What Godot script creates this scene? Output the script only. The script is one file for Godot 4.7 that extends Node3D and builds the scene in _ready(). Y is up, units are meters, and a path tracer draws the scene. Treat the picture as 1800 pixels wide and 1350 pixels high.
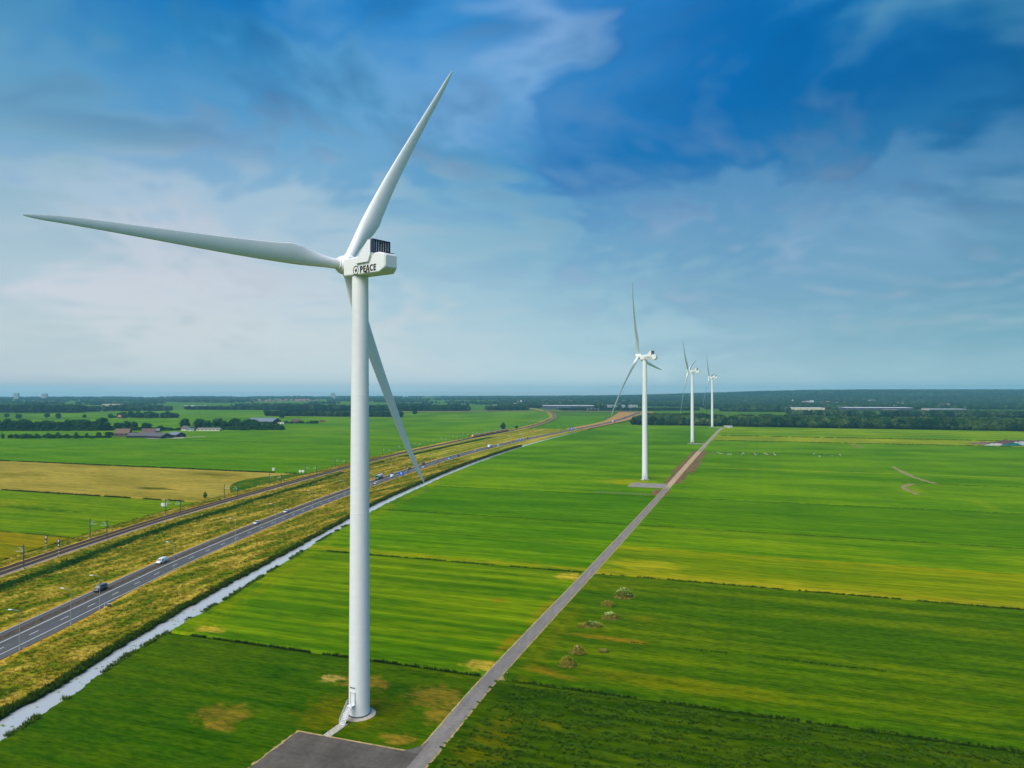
extends Node3D
# A row of four wind turbines in Dutch meadow land, seen from 66 m up.
# The meadows, path, canal, road and railway all follow one grid: along() counts metres up the farm path, across() metres to its right.

const EYE_HEIGHT := 65.7
const GRID_ORIGIN := Vector2(-16.25, -127.63)
const GRID_ALONG := Vector2(0.32404, -0.94604)
const GRID_ACROSS := Vector2(0.94604, 0.32404)
const EXPOSURE := 2.75

var rng := RandomNumberGenerator.new()
var noise_a := FastNoiseLite.new()
var noise_b := FastNoiseLite.new()
var noise_c := FastNoiseLite.new()
var used := {}
var cache := {}
var M := {}

# courses across the grid, as (along, across)
var road_line := PackedVector2Array([Vector2(-160, -78), Vector2(-60, -106), Vector2(15, -127.4), Vector2(64, -142.4), Vector2(107, -155), Vector2(196, -176), Vector2(277, -192), Vector2(331, -201), Vector2(400, -211), Vector2(473, -221), Vector2(542, -229), Vector2(664, -237), Vector2(821, -240), Vector2(963, -239), Vector2(1061, -237), Vector2(1272, -233), Vector2(1470, -238), Vector2(1721, -254), Vector2(2300, -300)])
var rail_line := PackedVector2Array([Vector2(-160, -122), Vector2(-40, -166), Vector2(75, -204), Vector2(118, -217), Vector2(173, -231.5), Vector2(277, -252), Vector2(390, -272), Vector2(504, -291), Vector2(602, -302), Vector2(734, -313), Vector2(814, -320), Vector2(976, -328), Vector2(1113, -338), Vector2(1324, -367), Vector2(1552, -412), Vector2(1667, -438), Vector2(1969, -530), Vector2(2208, -617), Vector2(2544, -772), Vector2(3000, -1010)])
var reed_line := PackedVector2Array([Vector2(-160, -108), Vector2(-20, -157), Vector2(54, -181.5), Vector2(85, -190), Vector2(115, -200), Vector2(159, -212), Vector2(208, -221), Vector2(250, -230), Vector2(319, -243), Vector2(380, -256), Vector2(477, -273), Vector2(560, -281), Vector2(664, -290), Vector2(800, -300), Vector2(950, -310), Vector2(1100, -318)])
var canal_far := PackedVector2Array([Vector2(-160, -48), Vector2(-60, -75), Vector2(-12, -88), Vector2(7, -92.5), Vector2(25, -98.7), Vector2(50, -105.7), Vector2(84, -114.3), Vector2(103, -118.6), Vector2(180, -137), Vector2(242, -152), Vector2(291, -161), Vector2(344, -169.8), Vector2(400, -179.2), Vector2(535, -196), Vector2(737, -212), Vector2(960, -217), Vector2(1285, -214)])
var canal_near := PackedVector2Array([Vector2(-160, -38), Vector2(-60, -66), Vector2(-19, -78.4), Vector2(0, -84), Vector2(18, -90.5), Vector2(40, -96.2), Vector2(71, -103.3), Vector2(91, -108.6), Vector2(160, -127), Vector2(228, -142.9), Vector2(280, -153.2), Vector2(336, -163), Vector2(392, -172.6), Vector2(535, -191), Vector2(737, -209), Vector2(960, -215.4), Vector2(1285, -212.5)])
var path_line := PackedVector2Array([Vector2(-160, 0.6), Vector2(-3, 0.1), Vector2(35, -0.9), Vector2(150, -0.4), Vector2(345, -0.4), Vector2(570, -1.4), Vector2(1010, -2.0), Vector2(1205, -1.0), Vector2(1232, 1.5)])

var spot_turbine := [Vector3(-31.1, 0, -145.5), Vector3(99.0, 0, -530.6), Vector3(232.7, 0, -918.4), Vector3(370.0, 0, -1314.8)]


func _ready() -> void:
	rng.seed = 20240611
	noise_a.seed = 5
	noise_b.seed = 17
	noise_c.seed = 91
	for n in [noise_a, noise_b, noise_c]:
		n.noise_type = FastNoiseLite.TYPE_SIMPLEX_SMOOTH
		n.frequency = 1.0
		n.fractal_type = FastNoiseLite.FRACTAL_NONE
	noise_b.fractal_type = FastNoiseLite.FRACTAL_FBM
	noise_b.fractal_octaves = 4
	build_camera()
	build_light()
	build_materials()
	build_ground()
	build_fields()
	build_path()
	build_canal()
	build_verges()
	build_road()
	build_railway()
	build_turbines()
	build_far_land()
	build_woods()
	build_farm()
	build_far_buildings()
	build_vehicles()
	build_roadside()
	build_trackside()
	build_meadow_things()
	build_tufts()


func build_camera() -> void:
	var cam := Camera3D.new()
	cam.name = "camera"
	add_child(cam)
	cam.position = Vector3(0, EYE_HEIGHT, 0)
	cam.rotation_degrees = Vector3(0.596, 0, 0)
	cam.fov = 56.74
	cam.near = 0.5
	cam.far = 60000.0
	cam.current = true


func build_light() -> void:
	var env := Environment.new()
	env.tonemap_mode = Environment.TONE_MAPPER_LINEAR
	env.tonemap_exposure = EXPOSURE
	env.background_mode = Environment.BG_SKY
	var sky := Sky.new()
	var sm := PanoramaSkyMaterial.new()
	sm.panorama = ImageTexture.create_from_image(sky_picture())
	sky.sky_material = sm
	env.sky = sky
	env.ambient_light_source = Environment.AMBIENT_SOURCE_SKY
	env.sdfgi_enabled = true
	env.ssao_enabled = true
	env.ssil_enabled = true
	env.fog_enabled = true
	env.fog_density = 0.000085
	env.fog_light_color = Color(0.62, 0.92, 1.0)
	var we := WorldEnvironment.new()
	we.name = "world_environment"
	we.environment = env
	add_child(we)
	var sun := DirectionalLight3D.new()
	sun.name = "sun"
	sun.light_energy = 0.5
	sun.light_color = Color(1.0, 0.965, 0.91)
	sun.light_angular_distance = 50.0
	sun.shadow_enabled = true
	add_child(sun)
	# high behind thin cloud, behind the camera and to its left
	sun.look_at_from_position(Vector3(-0.50, 0.95, 0.60), Vector3.ZERO, Vector3.UP)


func srgb(r: float, g: float, b: float) -> Color:
	return Color(r / 255.0, g / 255.0, b / 255.0).srgb_to_linear()


func ramp(stops: Array, x: float) -> Color:
	if x <= stops[0][0]:
		return stops[0][1]
	for i in range(1, stops.size()):
		if x <= stops[i][0]:
			var t: float = (x - stops[i - 1][0]) / (stops[i][0] - stops[i - 1][0])
			return (stops[i - 1][1] as Color).lerp(stops[i][1], t)
	return stops[-1][1]


func sky_picture() -> Image:
	var w := 2048
	var h := 1024
	var img := Image.create_empty(w, h, false, Image.FORMAT_RGBF)
	# the broken cloud deck: colour by azimuth (columns) and height above the horizon (rows), in degrees
	var azs := [-34.2, -25.6, -15.6, -4.6, 2.3, 6.8, 17.7, 27.5, 35.0]
	var els := [0.8, 4.0, 7.6, 11.2, 14.6, 17.6, 21.0, 24.4, 27.4]
	var table := [
		[[200, 210, 217], [206, 216, 222], [206, 218, 224], [200, 216, 225], [194, 215, 225], [190, 214, 224], [174, 202, 214], [162, 196, 208], [156, 192, 206]],
		[[194, 208, 216], [206, 214, 221], [204, 216, 222], [186, 208, 220], [176, 205, 218], [168, 202, 217], [148, 186, 206], [134, 178, 198], [124, 172, 192]],
		[[182, 202, 216], [204, 210, 222], [196, 210, 222], [164, 198, 216], [152, 191, 212], [142, 184, 208], [122, 168, 198], [116, 164, 194], [104, 156, 186]],
		[[166, 194, 212], [196, 206, 222], [178, 202, 220], [146, 188, 212], [130, 178, 208], [116, 168, 204], [108, 160, 198], [124, 168, 202], [98, 150, 186]],
		[[146, 186, 208], [172, 198, 222], [168, 198, 222], [128, 180, 212], [112, 168, 208], [92, 152, 202], [98, 154, 200], [92, 148, 194], [62, 126, 174]],
		[[118, 172, 208], [128, 176, 216], [124, 178, 218], [98, 164, 212], [70, 148, 206], [30, 122, 192], [30, 120, 188], [40, 122, 182], [22, 104, 162]],
		[[98, 162, 206], [84, 156, 210], [96, 164, 214], [118, 172, 222], [88, 156, 216], [40, 128, 200], [10, 112, 186], [14, 106, 174], [20, 104, 166]],
		[[78, 150, 200], [50, 138, 200], [86, 158, 212], [104, 166, 222], [124, 176, 229], [48, 132, 204], [6, 112, 188], [22, 114, 182], [50, 126, 178]],
		[[62, 140, 195], [18, 122, 196], [38, 132, 204], [60, 146, 216], [132, 178, 231], [45, 130, 205], [8, 110, 186], [32, 124, 188], [66, 138, 188]]]
	var grid := []
	var mean := []
	for ri0 in table.size():
		var r: Array = table[ri0]
		var dim := lerpf(1.0, 0.95, clampf((ri0 - 2) / 3.0, 0.0, 1.0))
		var row := []
		var m := Color(0, 0, 0)
		for q in r:
			row.append(srgb(q[0] * dim, q[1] * (dim + 0.01), q[2] * dim))
			m += row[-1] / 9.0
		grid.append(row)
		mean.append(m)
	var air := [[0.0, srgb(170, 198, 212)], [8.0, srgb(100, 150, 184)], [14.0, srgb(50, 122, 172)], [20.0, srgb(4, 92, 154)], [27.0, srgb(0, 82, 146)], [90.0, srgb(0, 76, 138)]]
	var deck := [[0.0, srgb(210, 218, 224)], [10.0, srgb(206, 214, 226)], [17.0, srgb(160, 194, 216)], [24.0, srgb(132, 180, 214)], [90.0, srgb(128, 174, 210)]]
	var high := [[27.0, srgb(40, 130, 200)], [45.0, srgb(46, 130, 198)], [90.0, srgb(56, 134, 198)]]
	var none := srgb(176, 196, 206) / EXPOSURE
	for y in h:
		var el := PI * (0.5 - (y + 0.5) / h)
		if el < -0.02:
			continue
		var eld := rad_to_deg(el)
		var ca := ramp(air, eld)
		var cd := ramp(deck, eld)
		var ch := ramp(high, eld)
		var above := smoothstep(25.0, 36.0, eld)
		for x in w:
			var az := TAU * (x + 0.5) / w
			if az > PI:
				az -= TAU
			var d := Vector3(sin(az) * cos(el), sin(el), -cos(az) * cos(el))
			var k := 1.0 / (maxf(d.y, 0.0) + 0.2)
			var p := Vector2(d.x, d.z) * k
			var warp := noise_a.get_noise_2d(p.x * 0.9 + 3.0, p.y * 0.9) * 0.35
			var n := noise_b.get_noise_2d(p.x * 1.5 + warp + 11.0, p.y * 1.5 - warp)
			var f := noise_b.get_noise_2d(p.x * 4.6 + warp * 3.0, p.y * 4.6 + 7.0)
			# the thick and thin places drift with the noise so that no edge runs straight
			var azd := rad_to_deg(az) + n * 9.0 + f * 5.0
			var elw := eld + (f * 3.0 + n * 2.0) * smoothstep(1.0, 14.0, eld)
			var ri := 0
			while ri < 7 and elw > els[ri + 1]:
				ri += 1
			var tt := smoothstep(0.0, 1.0, clampf((elw - els[ri]) / (els[ri + 1] - els[ri]), 0.0, 1.0))
			var ci := 0
			while ci < 7 and azd > azs[ci + 1]:
				ci += 1
			var ct := smoothstep(0.0, 1.0, clampf((azd - azs[ci]) / (azs[ci + 1] - azs[ci]), 0.0, 1.0))
			var a: Color = (grid[ri][ci] as Color).lerp(grid[ri][ci + 1], ct)
			var b: Color = (grid[ri + 1][ci] as Color).lerp(grid[ri + 1][ci + 1], ct)
			var col := a.lerp(b, tt)
			var away := smoothstep(38.0, 60.0, absf(azd))
			if away > 0.0:
				col = col.lerp((mean[ri] as Color).lerp(mean[ri + 1], tt), away)
			col = col.lerp(ch, above)
			var c := n * (0.40 + 0.2 * maxf(away, above)) + f * 0.34
			c *= smoothstep(0.0, 6.0, eld) * 0.75 + 0.12
			if c > 0.0:
				col = col.lerp(cd, minf(c * lerpf(0.8, 0.6, smoothstep(10.0, 24.0, eld)), 0.5))
			else:
				col = col.lerp(ca, minf(-c * (0.6 + 0.9 * smoothstep(8.0, 20.0, eld)), 0.9))
			img.set_pixel(x, y, col / EXPOSURE)
	for y in range(int(h * 0.5) + 6, h):
		img.fill_rect(Rect2i(0, y, w, 1), none)
	return img


# ---------------------------------------------------------------- helpers

func at(u: float, v: float, y := 0.0) -> Vector3:
	var p := GRID_ORIGIN + GRID_ALONG * u + GRID_ACROSS * v
	return Vector3(p.x, y, p.y)


func grid_of(p: Vector3) -> Vector2:
	var d := Vector2(p.x, p.z) - GRID_ORIGIN
	return Vector2(d.dot(GRID_ALONG), d.dot(GRID_ACROSS))


func course(line: PackedVector2Array, u: float) -> float:
	var n := line.size()
	if u <= line[0].x:
		return line[0].y
	for i in range(1, n):
		if u <= line[i].x:
			var a := line[i - 1]
			var b := line[i]
			var dx := b.x - a.x
			var t := (u - a.x) / dx
			var m0 := (b.y - line[maxi(i - 2, 0)].y) / (b.x - line[maxi(i - 2, 0)].x) * dx
			var nx := line[mini(i + 1, n - 1)]
			var m1 := (nx.y - a.y) / (nx.x - a.x) * dx
			var t2 := t * t
			var t3 := t2 * t
			return (2 * t3 - 3 * t2 + 1) * a.y + (t3 - 2 * t2 + t) * m0 + (-2 * t3 + 3 * t2) * b.y + (t3 - t2) * m1
	return line[n - 1].y


func heading(line: PackedVector2Array, u: float) -> Vector3:
	return (at(u + 2.0, course(line, u + 2.0)) - at(u - 2.0, course(line, u - 2.0))).normalized()


func numbered(called: String) -> String:
	var k: int = used.get(called, 0)
	used[called] = k + 1
	return called if k == 0 else "%s_%03d" % [called, k]


func tag(o: Node, label: String, category := "", group := "", kind := "") -> void:
	o.set_meta("label", label)
	if category:
		o.set_meta("category", category)
	if group:
		o.set_meta("group", group)
	if kind:
		o.set_meta("kind", kind)


func thing(called: String, label: String, category: String, where := Vector3.ZERO, turn := 0.0, group := "") -> Node3D:
	var o := Node3D.new()
	o.name = numbered(called)
	add_child(o)
	o.position = where
	o.rotation.y = turn
	tag(o, label, category, group)
	return o


func part(called: String, mesh: Mesh, m: Material, parent: Node3D, xf := Transform3D.IDENTITY) -> MeshInstance3D:
	var o := MeshInstance3D.new()
	o.name = called
	o.mesh = mesh
	o.material_override = m
	o.transform = xf
	parent.add_child(o, true)
	return o


func setting(called: String, label: String, mesh: Mesh, m: Material, kind := "structure") -> MeshInstance3D:
	var o := MeshInstance3D.new()
	o.name = numbered(called)
	o.mesh = mesh
	o.material_override = m
	add_child(o)
	tag(o, label, called.replace("_", " ") if kind == "structure" else "", "", kind)
	return o


func copy(o: Node3D, label: String, where: Vector3, turn: float, group := "") -> Node3D:
	var c: Node3D = o.duplicate()
	var base: String = o.get_meta("base_name", o.name)
	c.name = numbered(base)
	add_child(c)
	c.position = where
	c.rotation.y = turn
	c.set_meta("label", label)
	if group:
		c.set_meta("group", group)
	return c


func paint(col: Color, rough := 0.7, metal := 0.0) -> StandardMaterial3D:
	var m := StandardMaterial3D.new()
	m.albedo_color = col.linear_to_srgb()
	m.roughness = rough
	m.metallic = metal
	return m


func worn(col: Color, vary: float, scale_m: float, rough := 0.8, seed_no := 1) -> StandardMaterial3D:
	# a painted or cast surface with faint blotches of its own
	var key := "worn%d_%d" % [seed_no, int(vary * 100)]
	if not cache.has(key):
		var n := FastNoiseLite.new()
		n.seed = seed_no
		n.frequency = 0.02
		n.fractal_octaves = 5
		var a := n.get_seamless_image(256, 256)
		var img := Image.create_empty(256, 256, false, Image.FORMAT_RGB8)
		for y in 256:
			for x in 256:
				var v := 1.0 - vary * (1.0 - a.get_pixel(x, y).r)
				img.set_pixel(x, y, Color(v, v, v))
		img.generate_mipmaps()
		cache[key] = ImageTexture.create_from_image(img)
	var m := paint(col, rough)
	m.albedo_texture = cache[key]
	m.uv1_triplanar = true
	m.uv1_world_triplanar = true
	m.uv1_scale = Vector3.ONE / scale_m
	return m


func st_new() -> SurfaceTool:
	var st := SurfaceTool.new()
	st.begin(Mesh.PRIMITIVE_TRIANGLES)
	return st


func done(st: SurfaceTool) -> ArrayMesh:
	st.index()
	st.generate_normals()
	return st.commit()


func quad(st: SurfaceTool, a: Vector3, b: Vector3, c: Vector3, d: Vector3) -> void:
	for p in [a, b, c, a, c, d]:
		st.add_vertex(p)


func add_box(st: SurfaceTool, centre: Vector3, size: Vector3, basis := Basis.IDENTITY, chamfer := 0.0) -> void:
	st.set_smooth_group(-1)
	var h := size * 0.5
	if chamfer > 0.0:
		add_rounded(st, centre, size, basis, chamfer)
		return
	var p := []
	for i in 8:
		p.append(centre + basis * Vector3(h.x if i & 1 else -h.x, h.y if i & 2 else -h.y, h.z if i & 4 else -h.z))
	quad(st, p[0], p[1], p[3], p[2])
	quad(st, p[5], p[4], p[6], p[7])
	quad(st, p[4], p[0], p[2], p[6])
	quad(st, p[1], p[5], p[7], p[3])
	quad(st, p[2], p[3], p[7], p[6])
	quad(st, p[4], p[5], p[1], p[0])


func add_rounded(st: SurfaceTool, centre: Vector3, size: Vector3, basis: Basis, c: float) -> void:
	# a box with chamfered edges: rings up the y axis
	var h := size * 0.5
	var rings := []
	for k in 4:
		var y: float = [-h.y, -h.y + c, h.y - c, h.y][k]
		var i: float = c if k == 0 or k == 3 else 0.0
		var r := PackedVector3Array()
		for q in [[1, 1], [-1, 1], [-1, -1], [1, -1]]:
			var sx: float = q[0]
			var sz: float = q[1]
			var first := Vector3(sx * (h.x - i), y, sz * (h.z - i - c * 0.7))
			var second := Vector3(sx * (h.x - i - c * 0.7), y, sz * (h.z - i))
			if sx * sz < 0:
				var t := first
				first = second
				second = t
			r.append(centre + basis * first)
			r.append(centre + basis * second)
		rings.append(r)
	add_loft(st, rings, true, -1)


func add_loft(st: SurfaceTool, rings: Array, caps := true, group := 0) -> void:
	st.set_smooth_group(group)
	for i in range(1, rings.size()):
		var a: PackedVector3Array = rings[i - 1]
		var b: PackedVector3Array = rings[i]
		var n := a.size()
		for j in n:
			var k := (j + 1) % n
			quad(st, a[j], b[j], b[k], a[k])
	if caps:
		st.set_smooth_group(-1)
		for e in [0, rings.size() - 1]:
			var r: PackedVector3Array = rings[e]
			var m := Vector3.ZERO
			for p in r:
				m += p
			m /= r.size()
			for j in r.size():
				var k := (j + 1) % r.size()
				if e == 0:
					st.add_vertex(m); st.add_vertex(r[j]); st.add_vertex(r[k])
				else:
					st.add_vertex(m); st.add_vertex(r[k]); st.add_vertex(r[j])


func add_tube(st: SurfaceTool, pts: Array, radii: Array, sides := 8) -> void:
	var rings := []
	for i in pts.size():
		var t: Vector3 = (pts[mini(i + 1, pts.size() - 1)] - pts[maxi(i - 1, 0)]).normalized()
		var side := t.cross(Vector3.UP if absf(t.y) < 0.95 else Vector3.RIGHT).normalized()
		var up := side.cross(t)
		var r := PackedVector3Array()
		for j in sides:
			var a := TAU * j / sides
			r.append(pts[i] + (side * cos(a) + up * sin(a)) * radii[mini(i, radii.size() - 1)])
		rings.append(r)
	add_loft(st, rings, true, 0 if sides > 5 else -1)


func add_lathe(st: SurfaceTool, profile: Array, sides: int, basis := Basis.IDENTITY, centre := Vector3.ZERO) -> void:
	# profile of (radius, height) up the y axis of basis
	var rings := []
	for q in profile:
		var r := PackedVector3Array()
		for j in sides:
			var a := TAU * j / sides
			r.append(centre + basis * Vector3(cos(a) * q.x, q.y, -sin(a) * q.x))
		rings.append(r)
	add_loft(st, rings, true, 0)


func add_prism(st: SurfaceTool, outline: PackedVector2Array, z0: float, z1: float, xf := Transform3D.IDENTITY) -> void:
	st.set_smooth_group(-1)
	var tri := Geometry2D.triangulate_polygon(outline)
	for i in range(0, tri.size(), 3):
		for e in [0, 1]:
			var o := [tri[i], tri[i + 1], tri[i + 2]]
			if e == 1:
				o = [tri[i], tri[i + 2], tri[i + 1]]
			for k in o:
				st.add_vertex(xf * Vector3(outline[k].x, outline[k].y, z0 if e == 0 else z1))
	for i in outline.size():
		var a := outline[i]
		var b := outline[(i + 1) % outline.size()]
		quad(st, xf * Vector3(a.x, a.y, z0), xf * Vector3(a.x, a.y, z1), xf * Vector3(b.x, b.y, z1), xf * Vector3(b.x, b.y, z0))


func steps(a: float, b: float, near_step: float) -> PackedFloat32Array:
	# stations along the grid, wider apart with distance
	var out := PackedFloat32Array([a])
	var u := a
	while true:
		u += near_step * (1.0 + maxf(u, 0.0) / 160.0)
		if u >= b - near_step * 0.4:
			break
		out.append(u)
	out.append(b)
	return out


func sheet(us: PackedFloat32Array, lo: Callable, hi: Callable, nv: int, height: Callable, tint: Callable, skirt := 0.0) -> ArrayMesh:
	# a strip of land between two courses; the skirt is the bank that falls to the ditch bottom round it
	var rows := []
	for i in us.size():
		var u := us[i]
		var a: float = lo.call(u)
		var b: float = hi.call(u)
		var r := []
		if skirt > 0.0:
			r.append([u, a - skirt, -1.15])
		for j in nv + 1:
			var v := lerpf(a, b, float(j) / nv)
			r.append([u, v, height.call(u, v)])
		if skirt > 0.0:
			r.append([u, b + skirt, -1.15])
		rows.append(r)
	if skirt > 0.0:
		for e in [0, rows.size() - 1]:
			var r := []
			for q in rows[e]:
				r.append([q[0] + (-skirt if e == 0 else skirt), q[1], -1.15])
			if e == 0:
				rows.push_front(r)
			else:
				rows.push_back(r)
	var nr := rows.size()
	var nc: int = rows[0].size()
	var pos := PackedVector3Array()
	var nor := PackedVector3Array()
	var colr := PackedColorArray()
	var uv := PackedVector2Array()
	var idx := PackedInt32Array()
	for r in rows:
		for q in r:
			pos.append(at(q[0], q[1], q[2]))
			colr.append(tint.call(q[0], q[1]))
			uv.append(Vector2(q[1], q[0]))
	for i in nr:
		for j in nc:
			var e := pos[i * nc + mini(j + 1, nc - 1)] - pos[i * nc + maxi(j - 1, 0)]
			var f := pos[mini(i + 1, nr - 1) * nc + j] - pos[maxi(i - 1, 0) * nc + j]
			nor.append(e.cross(f).normalized())
	for i in nr - 1:
		for j in nc - 1:
			var p := i * nc + j
			idx.append_array([p, p + nc, p + 1, p + 1, p + nc, p + nc + 1])
	var arr := []
	arr.resize(Mesh.ARRAY_MAX)
	arr[Mesh.ARRAY_VERTEX] = pos
	arr[Mesh.ARRAY_NORMAL] = nor
	arr[Mesh.ARRAY_COLOR] = colr
	arr[Mesh.ARRAY_TEX_UV] = uv
	arr[Mesh.ARRAY_TEX_UV2] = uv
	arr[Mesh.ARRAY_INDEX] = idx
	var m := ArrayMesh.new()
	m.add_surface_from_arrays(Mesh.PRIMITIVE_TRIANGLES, arr)
	return m


func flat(_u: float, _v: float) -> float:
	return 0.0


func scatter(called: String, label: String, mesh: Mesh, m: Material, places: Array) -> void:
	# places of [position, size, turn, colour]
	if places.is_empty():
		return
	var mm := MultiMesh.new()
	mm.transform_format = MultiMesh.TRANSFORM_3D
	mm.use_colors = true
	mm.mesh = mesh
	mm.instance_count = places.size()
	for i in places.size():
		var q: Array = places[i]
		var s: Vector3 = q[1]
		mm.set_instance_transform(i, Transform3D(Basis(Vector3.UP, q[2]).scaled_local(s), q[0]))
		mm.set_instance_color(i, q[3])
	var o := MultiMeshInstance3D.new()
	o.name = numbered(called)
	o.multimesh = mm
	o.material_override = m
	add_child(o)
	tag(o, label, called.replace("_", " "), "", "stuff")


# ---------------------------------------------------------------- materials

func grain_texture(key: String, seed_no: int, contrast: float, warm: float, fine: float) -> ImageTexture:
	# grass seen from above: fine grain over soft blotches, tinted a little towards straw where it is pale
	var a := FastNoiseLite.new()
	a.seed = seed_no
	a.noise_type = FastNoiseLite.TYPE_SIMPLEX
	a.frequency = fine
	a.fractal_octaves = 3
	var b := FastNoiseLite.new()
	b.seed = seed_no + 40
	b.frequency = 0.012
	b.fractal_octaves = 4
	var ia := a.get_seamless_image(512, 512)
	var ib := b.get_seamless_image(512, 512)
	var img := Image.create_empty(512, 512, false, Image.FORMAT_RGB8)
	for y in 512:
		for x in 512:
			var g := ia.get_pixel(x, y).r - 0.5
			var h := ib.get_pixel(x, y).r - 0.5
			var v := clampf(0.87 + (g * 1.1 + h * 0.8) * contrast, 0.1, 1.0)
			var w := clampf(v + (h + g) * warm, 0.05, 1.0)
			img.set_pixel(x, y, Color(w, v, clampf(v - 0.03, 0.0, 1.0)).linear_to_srgb())
	img.generate_mipmaps()
	var t := ImageTexture.create_from_image(img)
	cache[key] = t
	return t


func swath_texture() -> ImageTexture:
	# mown swaths: strips of differing length of stubble with a thin crease between two passes
	rng.seed = 77
	var img := Image.create_empty(64, 1024, false, Image.FORMAT_RGB8)
	var y := 0
	while y < 1024:
		var wide := mini(rng.randi_range(22, 64), 1024 - y)
		var tone := rng.randf_range(0.80, 0.97)
		var warm := rng.randf_range(-0.02, 0.06)
		for k in wide:
			for x in 64:
				var v := tone + 0.03 * sin(TAU * (x / 64.0 + y * 0.013))
				if k < 5:
					v *= 0.74
				elif k < 9:
					v = minf(v * 1.05, 1.0)
				img.set_pixel(x, y + k, Color(minf(v + warm, 1.0), v, v).linear_to_srgb())
		y += wide
	img.generate_mipmaps()
	return ImageTexture.create_from_image(img)


func ground_material(tex: Texture2D, detail: Texture2D, size: Vector2, size2: Vector2, rough := 1.0) -> StandardMaterial3D:
	var m := StandardMaterial3D.new()
	m.vertex_color_use_as_albedo = true
	m.albedo_texture = tex
	m.uv1_scale = Vector3(1.0 / size.x, 1.0 / size.y, 1)
	m.roughness = rough
	m.metallic_specular = 0.02
	if detail:
		m.detail_enabled = true
		m.detail_albedo = detail
		m.detail_blend_mode = BaseMaterial3D.BLEND_MODE_MUL
		m.detail_uv_layer = BaseMaterial3D.DETAIL_UV_2
		m.uv2_scale = Vector3(1.0 / size2.x, 1.0 / size2.y, 1)
	return m


func build_materials() -> void:
	var g1 := grain_texture("grass_fine", 3, 0.55, 0.35, 0.09)
	var g2 := grain_texture("grass_coarse", 8, 0.5, 0.25, 0.045)
	var g3 := grain_texture("grit", 21, 0.35, 0.0, 0.16)
	M.meadow = ground_material(g2, swath_texture(), Vector2(230, 19), Vector2(310, 41))
	M.tall = ground_material(g2, g1, Vector2(150, 21), Vector2(17, 8))
	M.verge = ground_material(g2, g1, Vector2(11, 13), Vector2(7, 19))
	M.tarmac = ground_material(g3, null, Vector2(9, 9), Vector2.ONE, 0.9)
	M.soil = ground_material(g3, g2, Vector2(8, 8), Vector2(13, 11))
	M.ballast = ground_material(g3, null, Vector2(3, 3), Vector2.ONE)
	M.far = ground_material(g2, null, Vector2(900, 700), Vector2.ONE)
	var leaf := StandardMaterial3D.new()
	leaf.vertex_color_use_as_albedo = true
	leaf.roughness = 0.95
	leaf.metallic_specular = 0.1
	leaf.backlight_enabled = true
	leaf.backlight = Color(0.35, 0.4, 0.15)
	M.leaf = leaf
	var blade := StandardMaterial3D.new()
	blade.vertex_color_use_as_albedo = true
	blade.roughness = 1.0
	blade.metallic_specular = 0.1
	M.blade = blade
	M.bark = paint(Color(0.06, 0.045, 0.03), 0.95)
	M.tower = worn(Color(0.84, 0.85, 0.845), 0.035, 9.0, 0.55, 31)
	M.blade_paint = M.tower
	M.shell = M.tower
	M.navy = paint(Color(0.012, 0.016, 0.05), 0.4)
	M.frame_blue = paint(Color(0.02, 0.03, 0.1), 0.4)
	M.galvanised = paint(Color(0.34, 0.35, 0.35), 0.6, 0.2)
	M.black = paint(Color(0.012, 0.012, 0.015), 0.5)
	M.yellow = paint(Color(0.75, 0.55, 0.03), 0.6)
	M.steel = paint(Color(0.62, 0.63, 0.63), 0.45, 0.3)
	M.dark_steel = paint(Color(0.07, 0.085, 0.095), 0.55, 0.3)
	M.concrete = worn(Color(0.62, 0.55, 0.43), 0.3, 3.0, 0.95, 34)
	M.white = paint(Color(0.78, 0.78, 0.78), 0.35)
	M.glass = paint(Color(0.02, 0.025, 0.03), 0.08)
	M.rubber = paint(Color(0.015, 0.015, 0.015), 0.9)
	M.line = paint(Color(0.62, 0.62, 0.55), 0.8)
	M.rust = paint(Color(0.055, 0.03, 0.024), 0.6, 0.2)
	var water := StandardMaterial3D.new()
	water.albedo_color = Color(0.46, 0.46, 0.45).linear_to_srgb()
	water.roughness = 0.06
	water.metallic_specular = 1.0
	var wn := NoiseTexture2D.new()
	wn.width = 256
	wn.height = 256
	wn.seamless = true
	wn.as_normal_map = true
	wn.bump_strength = 1.2
	var wf := FastNoiseLite.new()
	wf.seed = 12
	wf.frequency = 0.02
	wn.noise = wf
	water.normal_enabled = true
	water.normal_texture = wn
	water.normal_scale = 0.04
	water.uv1_scale = Vector3(1.0 / 9.0, 1.0 / 9.0, 1)
	M.water = water


# ---------------------------------------------------------------- land

func build_ground() -> void:
	var st := st_new()
	# one sheet to the horizon, finer towards the place
	var rs := [0.0, 60, 150, 300, 500, 800, 1200, 1700, 2300, 3000, 4000, 5200, 6800, 8600]
	var n := 48
	for i in range(1, rs.size()):
		for j in n:
			var a0 := TAU * j / n
			var a1 := TAU * (j + 1) / n
			for q in [[rs[i - 1], a0], [rs[i], a0], [rs[i], a1], [rs[i - 1], a0], [rs[i], a1], [rs[i - 1], a1]]:
				var p := Vector3(sin(q[1]) * q[0], -1.2, -cos(q[1]) * q[0])
				st.set_color(srgb(82, 118, 18))
				st.set_uv(Vector2(p.x, p.z))
				st.set_normal(Vector3.UP)
				st.add_vertex(p)
	st.index()
	setting("ground", "flat green polder land reaching to the horizon", st.commit(), M.far)


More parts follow.
